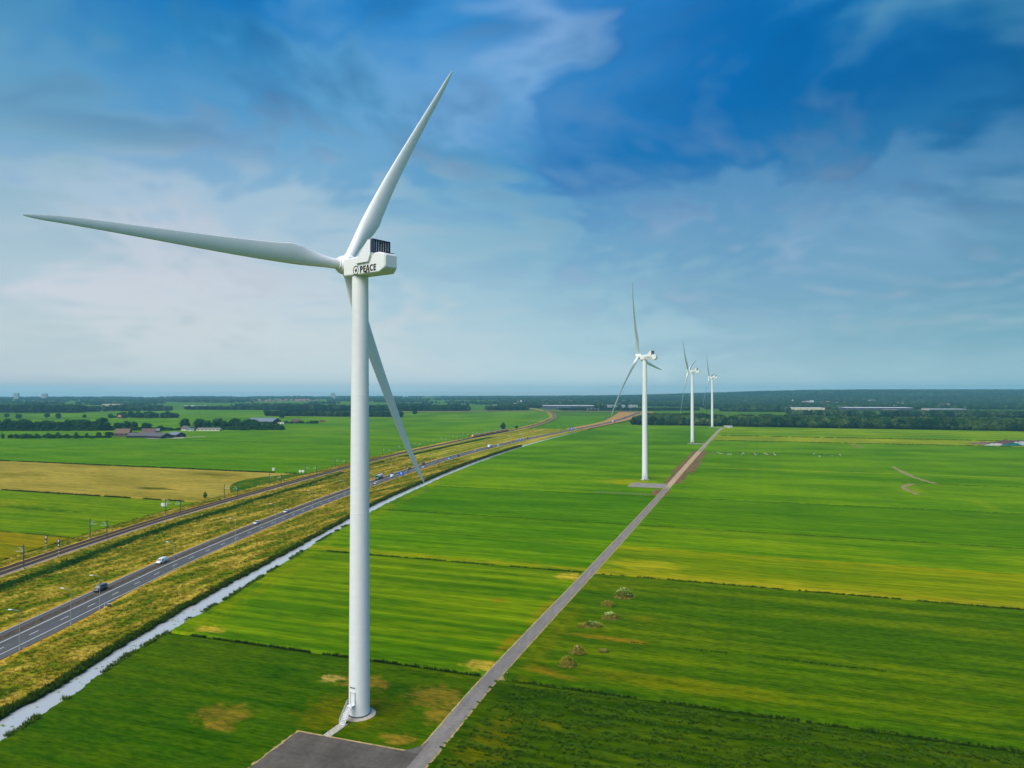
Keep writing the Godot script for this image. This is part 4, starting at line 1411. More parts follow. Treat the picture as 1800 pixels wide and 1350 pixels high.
func build_single_trees() -> void:
	rng.seed = 4242
	var dark := srgb(30, 70, 30)
	var mid := srgb(48, 92, 38)
	# tall row behind the orchard
	for k in 24:
		var x := -876.0 + k * 8.4 + rng.randf_range(-3, 3)
		tree("big dark tree in the long row behind the small orchard trees", "row of big trees behind the orchard", Vector3(x, -0.3, -1198.0 + rng.randf_range(-8, 8)), rng.randf_range(12.5, 20.5), [0, 1, 5, 4][k % 4], dark * rng.randf_range(0.85, 1.25), 1.15)
	for k in 12:
		var x: float = [-705, -694, -686, -678, -668, -657, -648, -641, -622, -612, -603, -592][k]
		tree("small round orchard tree on the meadow before the big tree row", "small orchard trees", Vector3(x, -0.3, -985.0 - (k % 3) * 9.0 - k * 1.5), rng.randf_range(6.5, 8.5), [2, 0][k % 2], mid * rng.randf_range(0.8, 1.1), 0.95)
	for k in 9:
		tree("round young tree standing apart in the far meadow row", "spaced row of round trees in the far meadow", Vector3(-1255.0 + k * 52.0 + rng.randf_range(-9, 9), -0.3, -1745.0 + rng.randf_range(-25, 25)), rng.randf_range(9.0, 13.5), [3, 1][k % 2], mid.lerp(srgb(60, 84, 50), 0.4), 1.1)
	for q in [[-985, -1790, 5, 15.0], [-925, -1775, 4, 15.0], [-868, -1770, 4, 14.0]]:
		for k in int(q[2]):
			tree("dark tree in a small copse on the far meadow", "copses on the far meadow", Vector3(q[0] + k * 11.0, -0.3, q[1] + rng.randf_range(-6, 6)), q[3] * rng.randf_range(0.8, 1.1), [1, 0, 5][k % 3], dark, 1.2)
	# bushes that close the gaps under the rows and round the farm
	var low := []
	for q in [[-885.0, -680.0, -1190.0, 150], [-690.0, -560.0, -1200.0, 90], [-560.0, -390.0, -1216.0, 170], [-700.0, -585.0, -1000.0, 50], [-600.0, -560.0, -1060.0, 30], [-470.0, -400.0, -1460.0, 40], [-1000.0, -840.0, -1775.0, 70]]:
		for k in int(q[3]):
			var s := rng.randf_range(2.0, 6.5)
			low.append([Vector3(rng.randf_range(q[0], q[1]), -0.4, q[2] + rng.randf_range(-9, 9)), Vector3(s * rng.randf_range(1.0, 1.8), s, s * 1.3), rng.randf() * TAU, dark.lerp(mid, rng.randf()) * rng.randf_range(0.7, 1.25)])
	scatter("undergrowth", "low dark bushes under the tree rows and round the farmstead", crown_mesh(63, 1.0, 1.0, 0.0, 40, 160, false), M.leaf, low)
	# round the farmstead
	for q in [[-672, -1215, 12.5], [-655, -1210, 15.5], [-640, -1205, 14.0], [-612, -1190, 13.5], [-566, -1230, 17.5], [-588, -1190, 9.0], [-575, -1160, 8.0]]:
		tree("leafy tree behind the barns of the farmstead", "trees behind the farm barns", Vector3(q[0], -0.3, q[1]), q[2], [1, 0, 3][int(absf(q[0])) % 3], dark.lerp(mid, rng.randf()), 1.15)
	for q in [[-545, -1240, 17], [-528, -1232, 15], [-512, -1240, 20], [-496, -1225, 15], [-482, -1240, 18], [-470, -1222, 14], [-458, -1236, 19], [-446, -1225, 16], [-434, -1215, 13], [-424, -1228, 15], [-413, -1220, 11.5], [-404, -1226, 11], [-396, -1222, 9], [-455, -1200, 9]]:
		tree("big dark tree in the grove that shelters the farmhouse", "grove beside the farmhouse", Vector3(q[0], -0.3, q[1]), q[2], [0, 1, 5, 4][int(absf(q[0])) % 4], dark.lerp(mid, rng.randf() * 0.6), 1.15)
	tree("narrow grey green tree beside the rear of the yellow train", "", Vector3(-15.0, 0, -1205.0), 13.0, 2, srgb(54, 80, 56), 1.0)
	tree("lone round tree in the open far meadow", "", Vector3(-720.0, 0, -2080.0), 14.0, 1, dark, 1.2)
	tree("lone dark tree beside the dark red shed", "", Vector3(-560.0, 0, -1730.0), 15.0, 0, dark, 1.0)
	tree("small dark bushy tree beside a railway mast", "", Vector3(-188.6, 0, -437.6), 4.2, 2, mid, 1.0)
	tree("lone small tree beside the far sandy bank", "", Vector3(-280.0, 0, -2050.0), 12.0, 1, dark, 1.1)
	tree("low dark bush beyond the tree by the train", "", Vector3(8.0, 0, -1262.0), 4.5, 1, dark, 1.5, "bush")


# ---------------------------------------------------------------- buildings

func building(called: String, label: String, category: String, where: Vector3, turn: float, size: Vector3, ridge: float, wall: Material, roof: Material, windows := 0, group := "", door := true) -> Node3D:
	# ridge: height of the gable above the eaves, 0 for a flat roof; ridge line along local x
	var t := thing(called, label, category, where, turn, group)
	var st := st_new()
	var w := size.x * 0.5
	var d := size.z * 0.5
	if ridge > 0.0:
		add_prism(st, PackedVector2Array([Vector2(-d, -1.2), Vector2(d, -1.2), Vector2(d, size.y), Vector2(0, size.y + ridge - 0.15), Vector2(-d, size.y)]), -w, w, Transform3D(Basis(Vector3(0, 0, 1), Vector3.UP, Vector3(1, 0, 0)), Vector3.ZERO))
	else:
		add_box(st, Vector3(0, size.y * 0.5 - 0.6, 0), Vector3(size.x, size.y + 1.2, size.z))
	part("wall", done(st), wall, t)
	st = st_new()
	if ridge > 0.0:
		var o := 0.4
		var low := size.y - ridge * o / d
		for s in [-1, 1]:
			var ring := PackedVector2Array([Vector2(0, size.y + ridge), Vector2(s * (d + o), low), Vector2(s * (d + o), low + 0.25), Vector2(0, size.y + ridge + 0.3)])
			if s > 0:
				ring.reverse()
			add_prism(st, ring, -w - o, w + o, Transform3D(Basis(Vector3(0, 0, 1), Vector3.UP, Vector3(1, 0, 0)), Vector3.ZERO))
	else:
		add_box(st, Vector3(0, size.y + 0.15, 0), Vector3(size.x + 0.6, 0.5, size.z + 0.6))
	part("roof", done(st), roof, t)
	if windows > 0:
		var pane := BoxMesh.new()
		pane.size = Vector3(minf(2.2, size.x / (windows * 2.0)), minf(1.6, size.y * 0.4), 0.12)
		for k in windows:
			part("window", pane, M.glass, t, Transform3D(Basis.IDENTITY, Vector3(lerpf(-w, w, (k + 0.5) / windows), size.y * 0.62, d + 0.03)))
	if door:
		var leaf := BoxMesh.new()
		leaf.size = Vector3(0.14, minf(3.6, size.y * 0.85), minf(4.0, size.z * 0.4))
		part("door", leaf, M.dark_steel, t, Transform3D(Basis.IDENTITY, Vector3(w + 0.04, leaf.size.y * 0.5, 0)))
	return t


func build_farm() -> void:
	var brick := worn(srgb(122, 98, 84), 0.3, 4.0, 0.9, 41)
	var tile := worn(srgb(132, 104, 84), 0.3, 6.0, 0.85, 42)
	var slate := worn(srgb(104, 100, 104), 0.25, 8.0, 0.8, 43)
	var blue_sheet := worn(srgb(126, 134, 146), 0.2, 9.0, 0.6, 44)
	var black_wood := paint(srgb(34, 34, 40), 0.8)
	var lime := paint(srgb(222, 216, 200), 0.8)
	building("barn", "tall brick barn with orange brown tiled roof", "barn", Vector3(-566, 0, -1036), 0.12, Vector3(20, 5, 13), 6.2, brick, tile, 3)
	building("barn", "brown roofed brick barn behind the low cattle sheds", "barn", Vector3(-537, 0, -1052), 0.35, Vector3(18, 4.6, 13), 6.0, brick, worn(srgb(122, 98, 84), 0.3, 6.0, 0.85, 46), 2)
	building("cattle_shed", "long low cattle shed with grey roof joined to the brick barn", "shed", Vector3(-523, 0, -1016), -0.06, Vector3(44, 3.0, 22), 3.6, black_wood, slate, 5)
	building("cattle_shed", "low cattle shed with dark gable facing the pale yard", "shed", Vector3(-497, 0, -1004), -0.45, Vector3(30, 3.2, 20), 3.8, black_wood, slate, 0)
	building("cattle_shed", "small cattle shed with dark gable behind the long one", "shed", Vector3(-484, 0, -1026), -0.45, Vector3(20, 3.6, 16), 3.4, black_wood, blue_sheet, 0)
	building("farmhouse", "white farmhouse with grey roof before the dark grove", "house", Vector3(-548, 0, -1196), -0.5, Vector3(13, 3.4, 9), 4.2, lime, slate, 3)
	building("shed", "low white outhouse beside the white farmhouse", "shed", Vector3(-534, 0, -1184), 0.1, Vector3(10, 2.6, 7), 1.6, lime, blue_sheet, 2)
	building("shed", "long low grey shed at the foot of the grove", "shed", Vector3(-506, 0, -1190), 0.02, Vector3(38, 2.6, 12), 2.0, lime, worn(srgb(146, 138, 134), 0.25, 7.0, 0.8, 47), 6)
	building("barn", "large barn with long blue grey roof and dark gable behind the grove", "barn", Vector3(-506, 0, -1452), -0.3, Vector3(62, 5.0, 30), 6.5, black_wood, blue_sheet, 0)
	building("shed", "low white lean-to beside the large blue grey barn", "shed", Vector3(-466, 0, -1438), 0.0, Vector3(12, 3.2, 8), 0.0, lime, lime, 2)
	building("house", "small brick house beside the large blue grey barn", "house", Vector3(-446, 0, -1470), 0.4, Vector3(16, 4.0, 10), 4.6, brick, worn(srgb(112, 90, 80), 0.3, 5.0, 0.85, 48), 3)
	building("shed", "small dark red shed standing alone in the far meadow", "shed", Vector3(-412, 0, -1545), 0.1, Vector3(10, 2.6, 5), 1.0, paint(srgb(120, 40, 34), 0.8), paint(srgb(124, 46, 40), 0.8), 1)
	building("house", "house with an orange tiled roof among far copses", "house", Vector3(-955, 0, -1740), 0.2, Vector3(14, 3.6, 9), 4.4, brick, paint(srgb(170, 104, 76), 0.8), 2)
	building("shed", "pinkish stone outbuilding behind the barns", "shed", Vector3(-572, 0, -1140), 0.3, Vector3(14, 3.0, 8), 3.0, brick, blue_sheet, 1)
	# yard, silage heap and slurry tank
	var yard := st_new()
	for q in [[Vector3(-480, 0, -1000), Vector3(34, 0.14, 14), 0.35], [Vector3(-462, 0, -1022), Vector3(40, 0.14, 8), 0.42], [Vector3(-498, 0, -990), Vector3(24, 0.14, 7), -0.3]]:
		add_box(yard, q[0] + Vector3(0, 0.05, 0), q[1], Basis(Vector3.UP, q[2]))
	setting("farmyard", "pale concrete farmyard beside the cattle sheds", done(yard), worn(srgb(196, 186, 168), 0.25, 6.0, 0.9, 49))
	var tank := st_new()
	add_lathe(tank, [Vector2(6, -0.5), Vector2(6, 3), Vector2(4.6, 4.4), Vector2(2.4, 5.4), Vector2(0.2, 5.8)], 24)
	var tk := thing("slurry_tank", "round tank with pale domed cover behind the brick barn", "tank", Vector3(-584, 0, -1066))
	part("dome", done(tank), paint(srgb(190, 200, 196), 0.6), tk)
	var lad := st_new()
	for k in 6:
		add_box(lad, Vector3(6.1, 0.4 + k * 0.5, 0), Vector3(0.06, 0.06, 0.5))
	part("ladder", done(lad), M.steel, tk)
	var hedge := []
	rng.seed = 90
	for k in 260:
		hedge.append([Vector3(-640.0 + k * 0.27, -0.2, -1010.0 + rng.randf_range(-1.4, 1.4)), Vector3.ONE * rng.randf_range(2.2, 3.4), rng.randf() * TAU, srgb(34, 62, 20) * rng.randf_range(0.8, 1.2)])
	scatter("hedge", "clipped dark hedge beside the brick barn", crown_mesh(61, 1.0, 1.0, 0.0, 24, 90, false), M.leaf, hedge)
	# small building at the end of the path
	var sub := thing("substation", "small white concrete building with dark doors at the end of the farm path", "building", at(1231, 9.5), PI * 0.5 - 0.33 - PI * 0.5, "")
	var st := st_new()
	add_box(st, Vector3(0, 1.6, 0), Vector3(14.5, 3.6, 4.5), Basis.IDENTITY, 0.05)
	part("wall", done(st), paint(srgb(206, 204, 200), 0.8), sub)
	st = st_new()
	add_box(st, Vector3(0, 3.5, 0), Vector3(15.0, 0.3, 5.0))
	part("roof", done(st), paint(srgb(188, 188, 186), 0.8), sub)
	for q in [[-5.4, 2.2], [-1.9, 1.6], [4.9, 1.6]]:
		var bm := BoxMesh.new()
		bm.size = Vector3(q[1], 2.3, 0.1)
		var dr := part("door", bm, M.dark_steel, sub, Transform3D(Basis.IDENTITY, Vector3(q[0], 1.25, 2.28)))
		var hb := BoxMesh.new()
		hb.size = Vector3(0.08, 0.3, 0.08)
		part("handle", hb, M.steel, dr, Transform3D(Basis.IDENTITY, Vector3(q[1] * 0.35, 0, 0.09)))
	var lv := BoxMesh.new()
	lv.size = Vector3(2.6, 1.1, 0.1)
	part("louvre", lv, paint(srgb(120, 124, 128), 0.6), sub, Transform3D(Basis.IDENTITY, Vector3(1.6, 1.6, 2.28)))


func build_far_buildings() -> void:
	var white := paint(srgb(226, 228, 232), 0.6)
	var grey := paint(srgb(150, 154, 160), 0.7)
	var dusk := paint(srgb(70, 76, 92), 0.7)
	var beige := paint(srgb(206, 192, 166), 0.8)
	var brick := paint(srgb(152, 112, 98), 0.85)
	var red := paint(srgb(150, 112, 102), 0.85)
	building("warehouse", "very long warehouse with white roof at the railway curve", "warehouse", Vector3(212, 0, -2690), 0.0, Vector3(190, 12.5, 70), 0.0, dusk, white, 8)
	building("warehouse", "dark blue warehouse front before the very long white roof", "warehouse", Vector3(188, 0, -2600), 0.0, Vector3(52, 8, 24), 0.0, paint(srgb(40, 56, 96), 0.6), grey, 3)
	building("warehouse", "pale flat warehouse beside the tree belt and sign gantry", "warehouse", Vector3(440, 0, -2860), 0.05, Vector3(120, 11, 60), 0.0, grey, white, 6)
	building("warehouse", "long white warehouse with dark bays beyond the dark wood", "warehouse", Vector3(1190, 0, -2330), -0.08, Vector3(210, 13, 60), 0.0, dusk, white, 10)
	building("warehouse", "brick red hall in front of the long white warehouse", "hall", Vector3(1216, 0, -2288), -0.08, Vector3(46, 7.5, 12), 0.0, brick, grey, 4)
	building("office", "small pink grey block at the end of the long white warehouse", "building", Vector3(1330, 0, -2290), -0.08, Vector3(18, 11, 14), 0.0, paint(srgb(198, 182, 178), 0.8), grey, 3)
	building("warehouse", "low white roofed hall next to the pink grey block", "hall", Vector3(1415, 0, -2330), -0.08, Vector3(120, 8, 40), 0.0, dusk, white, 5)
	building("warehouse", "flat pale hall with a yellowish side beyond the wood", "hall", Vector3(1010, 0, -2480), -0.05, Vector3(140, 9, 50), 0.0, beige, white, 6)
	building("warehouse", "short bright white hall among the far trees", "hall", Vector3(1660, 0, -2700), 0.0, Vector3(62, 11, 40), 0.0, white, white, 4)
	building("warehouse", "white roofed hall behind the railway block of trees", "hall", Vector3(-20, 0, -2930), 0.0, Vector3(110, 9.5, 50), 0.0, dusk, white, 6)
	building("warehouse", "beige industrial hall beyond the poplars", "hall", Vector3(-1660, 0, -2960), 0.1, Vector3(70, 13, 40), 0.0, beige, beige, 5)
	building("warehouse", "grey industrial hall with pale roof beyond the poplars", "hall", Vector3(-1790, 0, -2870), 0.1, Vector3(120, 9, 50), 0.0, grey, white, 6)
	building("warehouse", "low white hall near the far copse", "hall", Vector3(-1290, 0, -2900), 0.1, Vector3(80, 8, 30), 0.0, white, white, 5)
	for q in [[-4180, -6000, 50, "tall block of flats on the hazy horizon with a wide flat top"], [-3680, -5600, 48, "tall narrow block of flats on the hazy horizon"], [-1560, -6200, 52, "lone block of flats on the horizon behind the red roofs"]]:
		building("apartment_block", q[3], "building", Vector3(q[0], 0, q[1]), 0.1, Vector3(36, q[2], 18), 0.0, grey, grey, 6)
	rng.seed = 31
	var n := 0
	for k in 34:
		var x := rng.randf_range(-1750, -1330)
		building("house", "tiny far-off house with pinkish red roof in the village", "house", Vector3(x, 0, rng.randf_range(-5200, -4500)), rng.randf_range(-1.5, 1.5), Vector3(15, 6, 10), 6.0, paint(srgb(196, 170, 156), 0.85) if k == 0 else brick, red, 0, "red roofed houses of the far village", false)
	for k in 40:
		var az := rng.randf_range(-0.02, 0.62)
		var r := rng.randf_range(2900, 4400)
		n += 1
		building("house", "tiny pale far-off house among the hazy trees", "house", Vector3(sin(az) * r, maxf(0.0, hill_height(Vector3(sin(az) * r, 0, -cos(az) * r)) - 2.0), -cos(az) * r), rng.randf_range(-1.5, 1.5), Vector3(20, 9, 12), 6.0, white if k % 2 else beige, [red, grey, brick][k % 3], 0, "pale houses among the far trees", false)
	# gantry over the far motorway
	var g := thing("sign_gantry", "sign gantry over the far motorway", "gantry", Vector3(262, 1.3, -2300))
	var st := st_new()
	for s in [-1, 1]:
		add_tube(st, [Vector3(s * 18, 0, 0), Vector3(s * 18, 8.5, 0)], [0.35], 8)
	add_box(st, Vector3(0, 8.2, 0), Vector3(37, 0.9, 0.8))
	part("frame", done(st), M.steel, g)
	for k in 3:
		var b := BoxMesh.new()
		b.size = Vector3(6, 3.2, 0.2)
		part("panel", b, paint(srgb(40, 60, 90), 0.6), g, Transform3D(Basis.IDENTITY, Vector3(-11.0 + k * 11.0, 7.6, 0.6)))


# ---------------------------------------------------------------- vehicles

func body_loft(st: SurfaceTool, table: Array) -> void:
	# table rows of x, low, shoulder, top, half width low, half width shoulder, half width top
	var rings := []
	for q in table:
		rings.append(PackedVector3Array([Vector3(q[0], q[1], -q[4] * 0.94), Vector3(q[0], lerpf(q[1], q[2], 0.35), -q[4]), Vector3(q[0], q[2], -q[5]), Vector3(q[0], q[3] - 0.04, -q[6]), Vector3(q[0], q[3], -q[6] * 0.86), Vector3(q[0], q[3], q[6] * 0.86), Vector3(q[0], q[3] - 0.04, q[6]), Vector3(q[0], q[2], q[5]), Vector3(q[0], lerpf(q[1], q[2], 0.35), q[4]), Vector3(q[0], q[1], q[4] * 0.94)]))
	add_loft(st, rings, true, 0)


func wheels(t: Node3D, xs: Array, half: float, r: float) -> void:
	if not cache.has("tyre"):
		var st := st_new()
		add_lathe(st, [Vector2(0.62, -0.3), Vector2(0.95, -0.3), Vector2(1.0, -0.2), Vector2(1.0, 0.2), Vector2(0.95, 0.3), Vector2(0.62, 0.3)], 18, Basis(Vector3.RIGHT, PI / 2))
		cache.tyre = done(st)
		st = st_new()
		add_lathe(st, [Vector2(0.62, -0.28), Vector2(0.62, 0.28)], 14, Basis(Vector3.RIGHT, PI / 2))
		cache.rim = done(st)
	for x in xs:
		for s in [-1, 1]:
			var w := part("wheel", cache.tyre, M.rubber, t, Transform3D(Basis.from_scale(Vector3(r, r, r * 1.05)), Vector3(x, r, s * half)))
			part("rim", cache.rim, M.steel, w)


func lamps(t: Node3D, front: float, rear: float, y: float, half: float) -> void:
	var b := BoxMesh.new()
	b.size = Vector3(0.08, 0.16, 0.34)
	for s in [-1, 1]:
		part("headlight", b, M.steel, t, Transform3D(Basis.IDENTITY, Vector3(front, y, s * half)))
		part("tail_light", b, paint(srgb(150, 20, 18), 0.4), t, Transform3D(Basis.IDENTITY, Vector3(rear, y + 0.1, s * half)))


func car(label: String, col: Color, u: float, off: float, towards: bool, kind: String, called := "car") -> void:
	var h := heading(road_line, u)
	if towards:
		h = -h
	var t := thing(called, label, called.replace("_", " "), at(u, course(road_line, u) + off * slant(road_line, u), 0.2), atan2(-h.z, h.x), "vehicles on the main road")
	var coat := paint(col, 0.25)
	coat.clearcoat_enabled = true
	coat.clearcoat = 0.6
	var st := st_new()
	if kind == "car":
		body_loft(st, [[-2.12, 0.45, 0.72, 0.95, 0.74, 0.78, 0.7], [-1.95, 0.28, 0.8, 1.0, 0.86, 0.88, 0.78], [0.75, 0.25, 0.82, 0.98, 0.88, 0.9, 0.8], [1.7, 0.26, 0.7, 0.86, 0.86, 0.84, 0.72], [2.12, 0.4, 0.6, 0.7, 0.72, 0.7, 0.6]])
		part("body", done(st), coat, t)
		st = st_new()
		body_loft(st, [[-1.9, 0.9, 0.95, 1.0, 0.76, 0.76, 0.7], [-1.35, 0.9, 1.1, 1.4, 0.78, 0.76, 0.6], [0.0, 0.9, 1.1, 1.46, 0.8, 0.78, 0.62], [1.1, 0.9, 0.93, 0.98, 0.76, 0.76, 0.7]])
		part("windows", done(st), M.glass, t)
		st = st_new()
		add_box(st, Vector3(-0.6, 1.45, 0), Vector3(1.5, 0.06, 1.2), Basis.IDENTITY, 0.025)
		part("roof", done(st), coat, t)
		wheels(t, [-1.3, 1.32], 0.78, 0.32)
		lamps(t, 2.0, -2.08, 0.62, 0.58)
	elif kind == "van":
		body_loft(st, [[-2.55, 0.4, 1.1, 1.9, 0.9, 0.94, 0.78], [-2.45, 0.28, 1.1, 1.98, 0.94, 0.96, 0.8], [0.4, 0.28, 1.1, 2.0, 0.94, 0.96, 0.8], [0.95, 0.28, 1.1, 1.9, 0.94, 0.96, 0.78], [1.75, 0.28, 0.95, 1.18, 0.93, 0.92, 0.8], [2.35, 0.3, 0.8, 1.0, 0.88, 0.86, 0.72], [2.55, 0.42, 0.66, 0.76, 0.76, 0.74, 0.64]])
		part("body", done(st), coat, t)
		st = st_new()
		add_prism(st, PackedVector2Array([Vector2(0.98, 1.88), Vector2(1.7, 1.22), Vector2(1.75, 1.25), Vector2(1.03, 1.91)]), -0.7, 0.7)
		part("windscreen", done(st), M.glass, t)
		for s in [-1, 1]:
			st = st_new()
			add_prism(st, PackedVector2Array([Vector2(0.1, 1.14), Vector2(1.35, 1.14), Vector2(0.92, 1.68), Vector2(0.1, 1.72)]), s * 0.9, s * 0.965)
			if label.begins_with("dark"):
				add_prism(st, PackedVector2Array([Vector2(-2.2, 1.14), Vector2(0.0, 1.14), Vector2(0.0, 1.72), Vector2(-2.1, 1.7)]), s * 0.9, s * 0.965)
			part("side_window", done(st), M.glass, t)
		st = st_new()
		add_box(st, Vector3(2.5, 0.45, 0), Vector3(0.2, 0.28, 1.5), Basis.IDENTITY, 0.04)
		part("bumper", done(st), M.rubber, t)
		wheels(t, [-1.6, 1.65], 0.84, 0.36)
		lamps(t, 2.42, -2.55, 0.82, 0.62)
	elif kind == "tanker":
		body_loft(st, [[3.0, 0.6, 1.6, 3.3, 1.2, 1.22, 1.1], [4.7, 0.6, 1.6, 3.4, 1.22, 1.24, 1.12], [5.0, 0.6, 1.6, 3.1, 1.2, 1.2, 1.05]])
		part("cab", done(st), coat, t)
		st = st_new()
		add_box(st, Vector3(5.0, 2.45, 0), Vector3(0.12, 0.9, 2.0), Basis(Vector3(0, 0, 1), 0.06))
		part("windscreen", done(st), M.glass, t)
		st = st_new()
		add_box(st, Vector3(-1.2, 0.95, 0), Vector3(9.4, 0.3, 1.2))
		part("chassis", done(st), M.rubber, t)
		st = st_new()
		add_lathe(st, [Vector2(0.3, -6.2), Vector2(1.0, -6.0), Vector2(1.25, -5.6), Vector2(1.25, 2.0), Vector2(1.0, 2.4), Vector2(0.3, 2.6)], 24, Basis(Vector3(0, 0, 1), -PI / 2), Vector3(0, 2.3, 0))
		part("tank", done(st), paint(srgb(206, 200, 206), 0.35), t)
		st = st_new()
		add_tube(st, [Vector3(-4.5, 3.5, 0.5), Vector3(-6.6, 4.3, 0.5)], [0.22], 8)
		part("hose_arm", done(st), M.dark_steel, t)
		wheels(t, [-5.0, -3.8, 2.4, 4.1], 1.0, 0.5)
		lamps(t, 5.0, -6.0, 1.0, 0.9)
	else:
		body_loft(st, [[-4.5, 0.9, 2.0, 3.6, 1.22, 1.24, 1.2], [2.2, 0.9, 2.0, 3.6, 1.22, 1.24, 1.2]])
		part("box_body", done(st), coat, t)
		st = st_new()
		body_loft(st, [[2.4, 0.5, 1.5, 2.6, 1.15, 1.15, 1.0], [3.6, 0.5, 1.5, 2.5, 1.15, 1.15, 0.98], [4.2, 0.5, 1.2, 1.6, 1.12, 1.1, 0.95]])
		part("cab", done(st), paint(srgb(60, 66, 90), 0.3), t)
		st = st_new()
		add_box(st, Vector3(3.98, 2.05, 0), Vector3(0.1, 0.7, 1.7), Basis(Vector3(0, 0, 1), 0.55))
		part("windscreen", done(st), M.glass, t)
		wheels(t, [-3.2, 3.0], 1.0, 0.48)
		lamps(t, 4.2, -4.5, 1.0, 0.9)


func build_vehicles() -> void:
	var white := srgb(236, 238, 242)
	var black := srgb(34, 36, 42)
	var silver := srgb(150, 154, 160)
	car("dark blue passenger van driving ahead of the white delivery van", srgb(52, 58, 72), 62.5, -5.2, true, "van", "van")
	car("white delivery van following the dark van", white, 98.5, -5.1, true, "van", "van")
	car("white saloon car on its own behind the white delivery van", white, 177.0, -5.2, true, "car")
	car("white saloon car following another white saloon car", white, 210.0, -5.0, true, "car")
	car("bright white car passing the front of the tanker lorry", white, 330.5, 3.0, false, "car")
	car("tanker lorry with green cab and pale tank", srgb(92, 140, 126), 356.0, -5.0, true, "tanker", "lorry")
	car("dark hatchback close behind the tanker lorry", srgb(90, 80, 78), 383.0, -5.0, true, "car")
	car("white van beside the large blue road sign", white, 371.0, 0.2, false, "van", "van")
	car("silver car just past the large blue road sign", silver, 405.0, 0.2, false, "car")
	car("dark car half hidden by the turbine blade tip", srgb(70, 56, 60), 424.0, -5.0, true, "car")
	car("black pickup with pale load near the turbine blade tip", srgb(44, 40, 46), 461.0, -5.0, true, "van", "van")
	car("white car beside the black pickup", white, 438.0, 3.2, false, "car")
	car("silver car before the small light blue sign", silver, 485.0, 0.3, false, "car")
	car("black car beyond the small light blue sign", black, 524.0, 0.3, false, "car")
	car("very dark red car following the black car", srgb(52, 24, 26), 545.0, 3.0, false, "car")
	car("pale grey car between the dark red car and the white box van", srgb(200, 202, 206), 609.0, 0.3, false, "car")
	car("white box van far along the road", white, 661.0, 0.3, false, "truck", "lorry")
	car("black car just behind the white box van", black, 648.0, 3.0, false, "car")
	car("far grey car before the second blue sign", silver, 767.0, -5.0, true, "car")
	car("far dark car beyond the second blue sign", black, 833.0, -5.0, true, "car")
	car("far white trailer van on the sandy road works", white, 1390.0, 4.0, false, "truck", "lorry")
	car("blue lorry on the sandy road works", srgb(70, 84, 140), 1372.0, 9.0, false, "truck", "lorry")
	car("dark articulated lorry where the road meets the motorway", srgb(56, 58, 84), 1632.0, 0.0, true, "truck", "lorry")
	car("small white car behind the dark articulated lorry", white, 1560.0, -3.0, true, "car")
	build_train()


func build_train() -> void:
	# seven coaches, the yellow nose towards the camera
	var t := thing("train", "yellow electric train with dark windows and grey roof on the railway", "train")
	var yellow := paint(srgb(236, 164, 30), 0.4)
	var grey := paint(srgb(132, 136, 142), 0.6)
	var st: SurfaceTool
	for k in 7:
		var u := 818.0 + k * 25.6
		var p := at(u + 12.5, course(rail_line, u + 12.5) - 2.1, 0.62)
		var h := heading(rail_line, u + 12.5)
		var xf := Transform3D(Basis(h, Vector3.UP, h.cross(Vector3.UP)), p)
		st = st_new()
		var l := -12.5
		var table := [[l, 0.75, 1.6, 3.3, 1.36, 1.42, 1.2], [12.5, 0.75, 1.6, 3.3, 1.36, 1.42, 1.2]]
		if k == 0 or k == 4:
			table = [[l, 0.8, 1.4, 2.4, 1.0, 1.05, 0.8], [l + 0.7, 0.7, 1.6, 3.5, 1.34, 1.38, 1.1], [l + 2.4, 0.75, 1.6, 3.9, 1.36, 1.42, 1.15], [l + 3.4, 0.75, 1.6, 3.3, 1.36, 1.42, 1.2], [12.5, 0.75, 1.6, 3.3, 1.36, 1.42, 1.2]]
		body_loft(st, table)
		var coach := part("coach", done(st), yellow, t, xf)
		st = st_new()
		add_box(st, Vector3(1.6, 3.45, 0), Vector3(21.6, 0.4, 2.3), Basis.IDENTITY, 0.15)
		part("roof", done(st), grey, coach)
		st = st_new()
		for s in [-1, 1]:
			add_box(st, Vector3(1.4, 2.25, s * 1.36), Vector3(20.5, 0.85, 0.16))
		part("window_band", done(st), M.glass, coach)
		st = st_new()
		for x in [-9.0, 9.0]:
			add_box(st, Vector3(x, 0.4, 0), Vector3(3.2, 0.7, 2.3))
		add_box(st, Vector3(0, 0.62, 0), Vector3(24.0, 0.3, 2.3))
		part("underframe", done(st), M.rubber, coach)


# ---------------------------------------------------------------- beside the road and the track

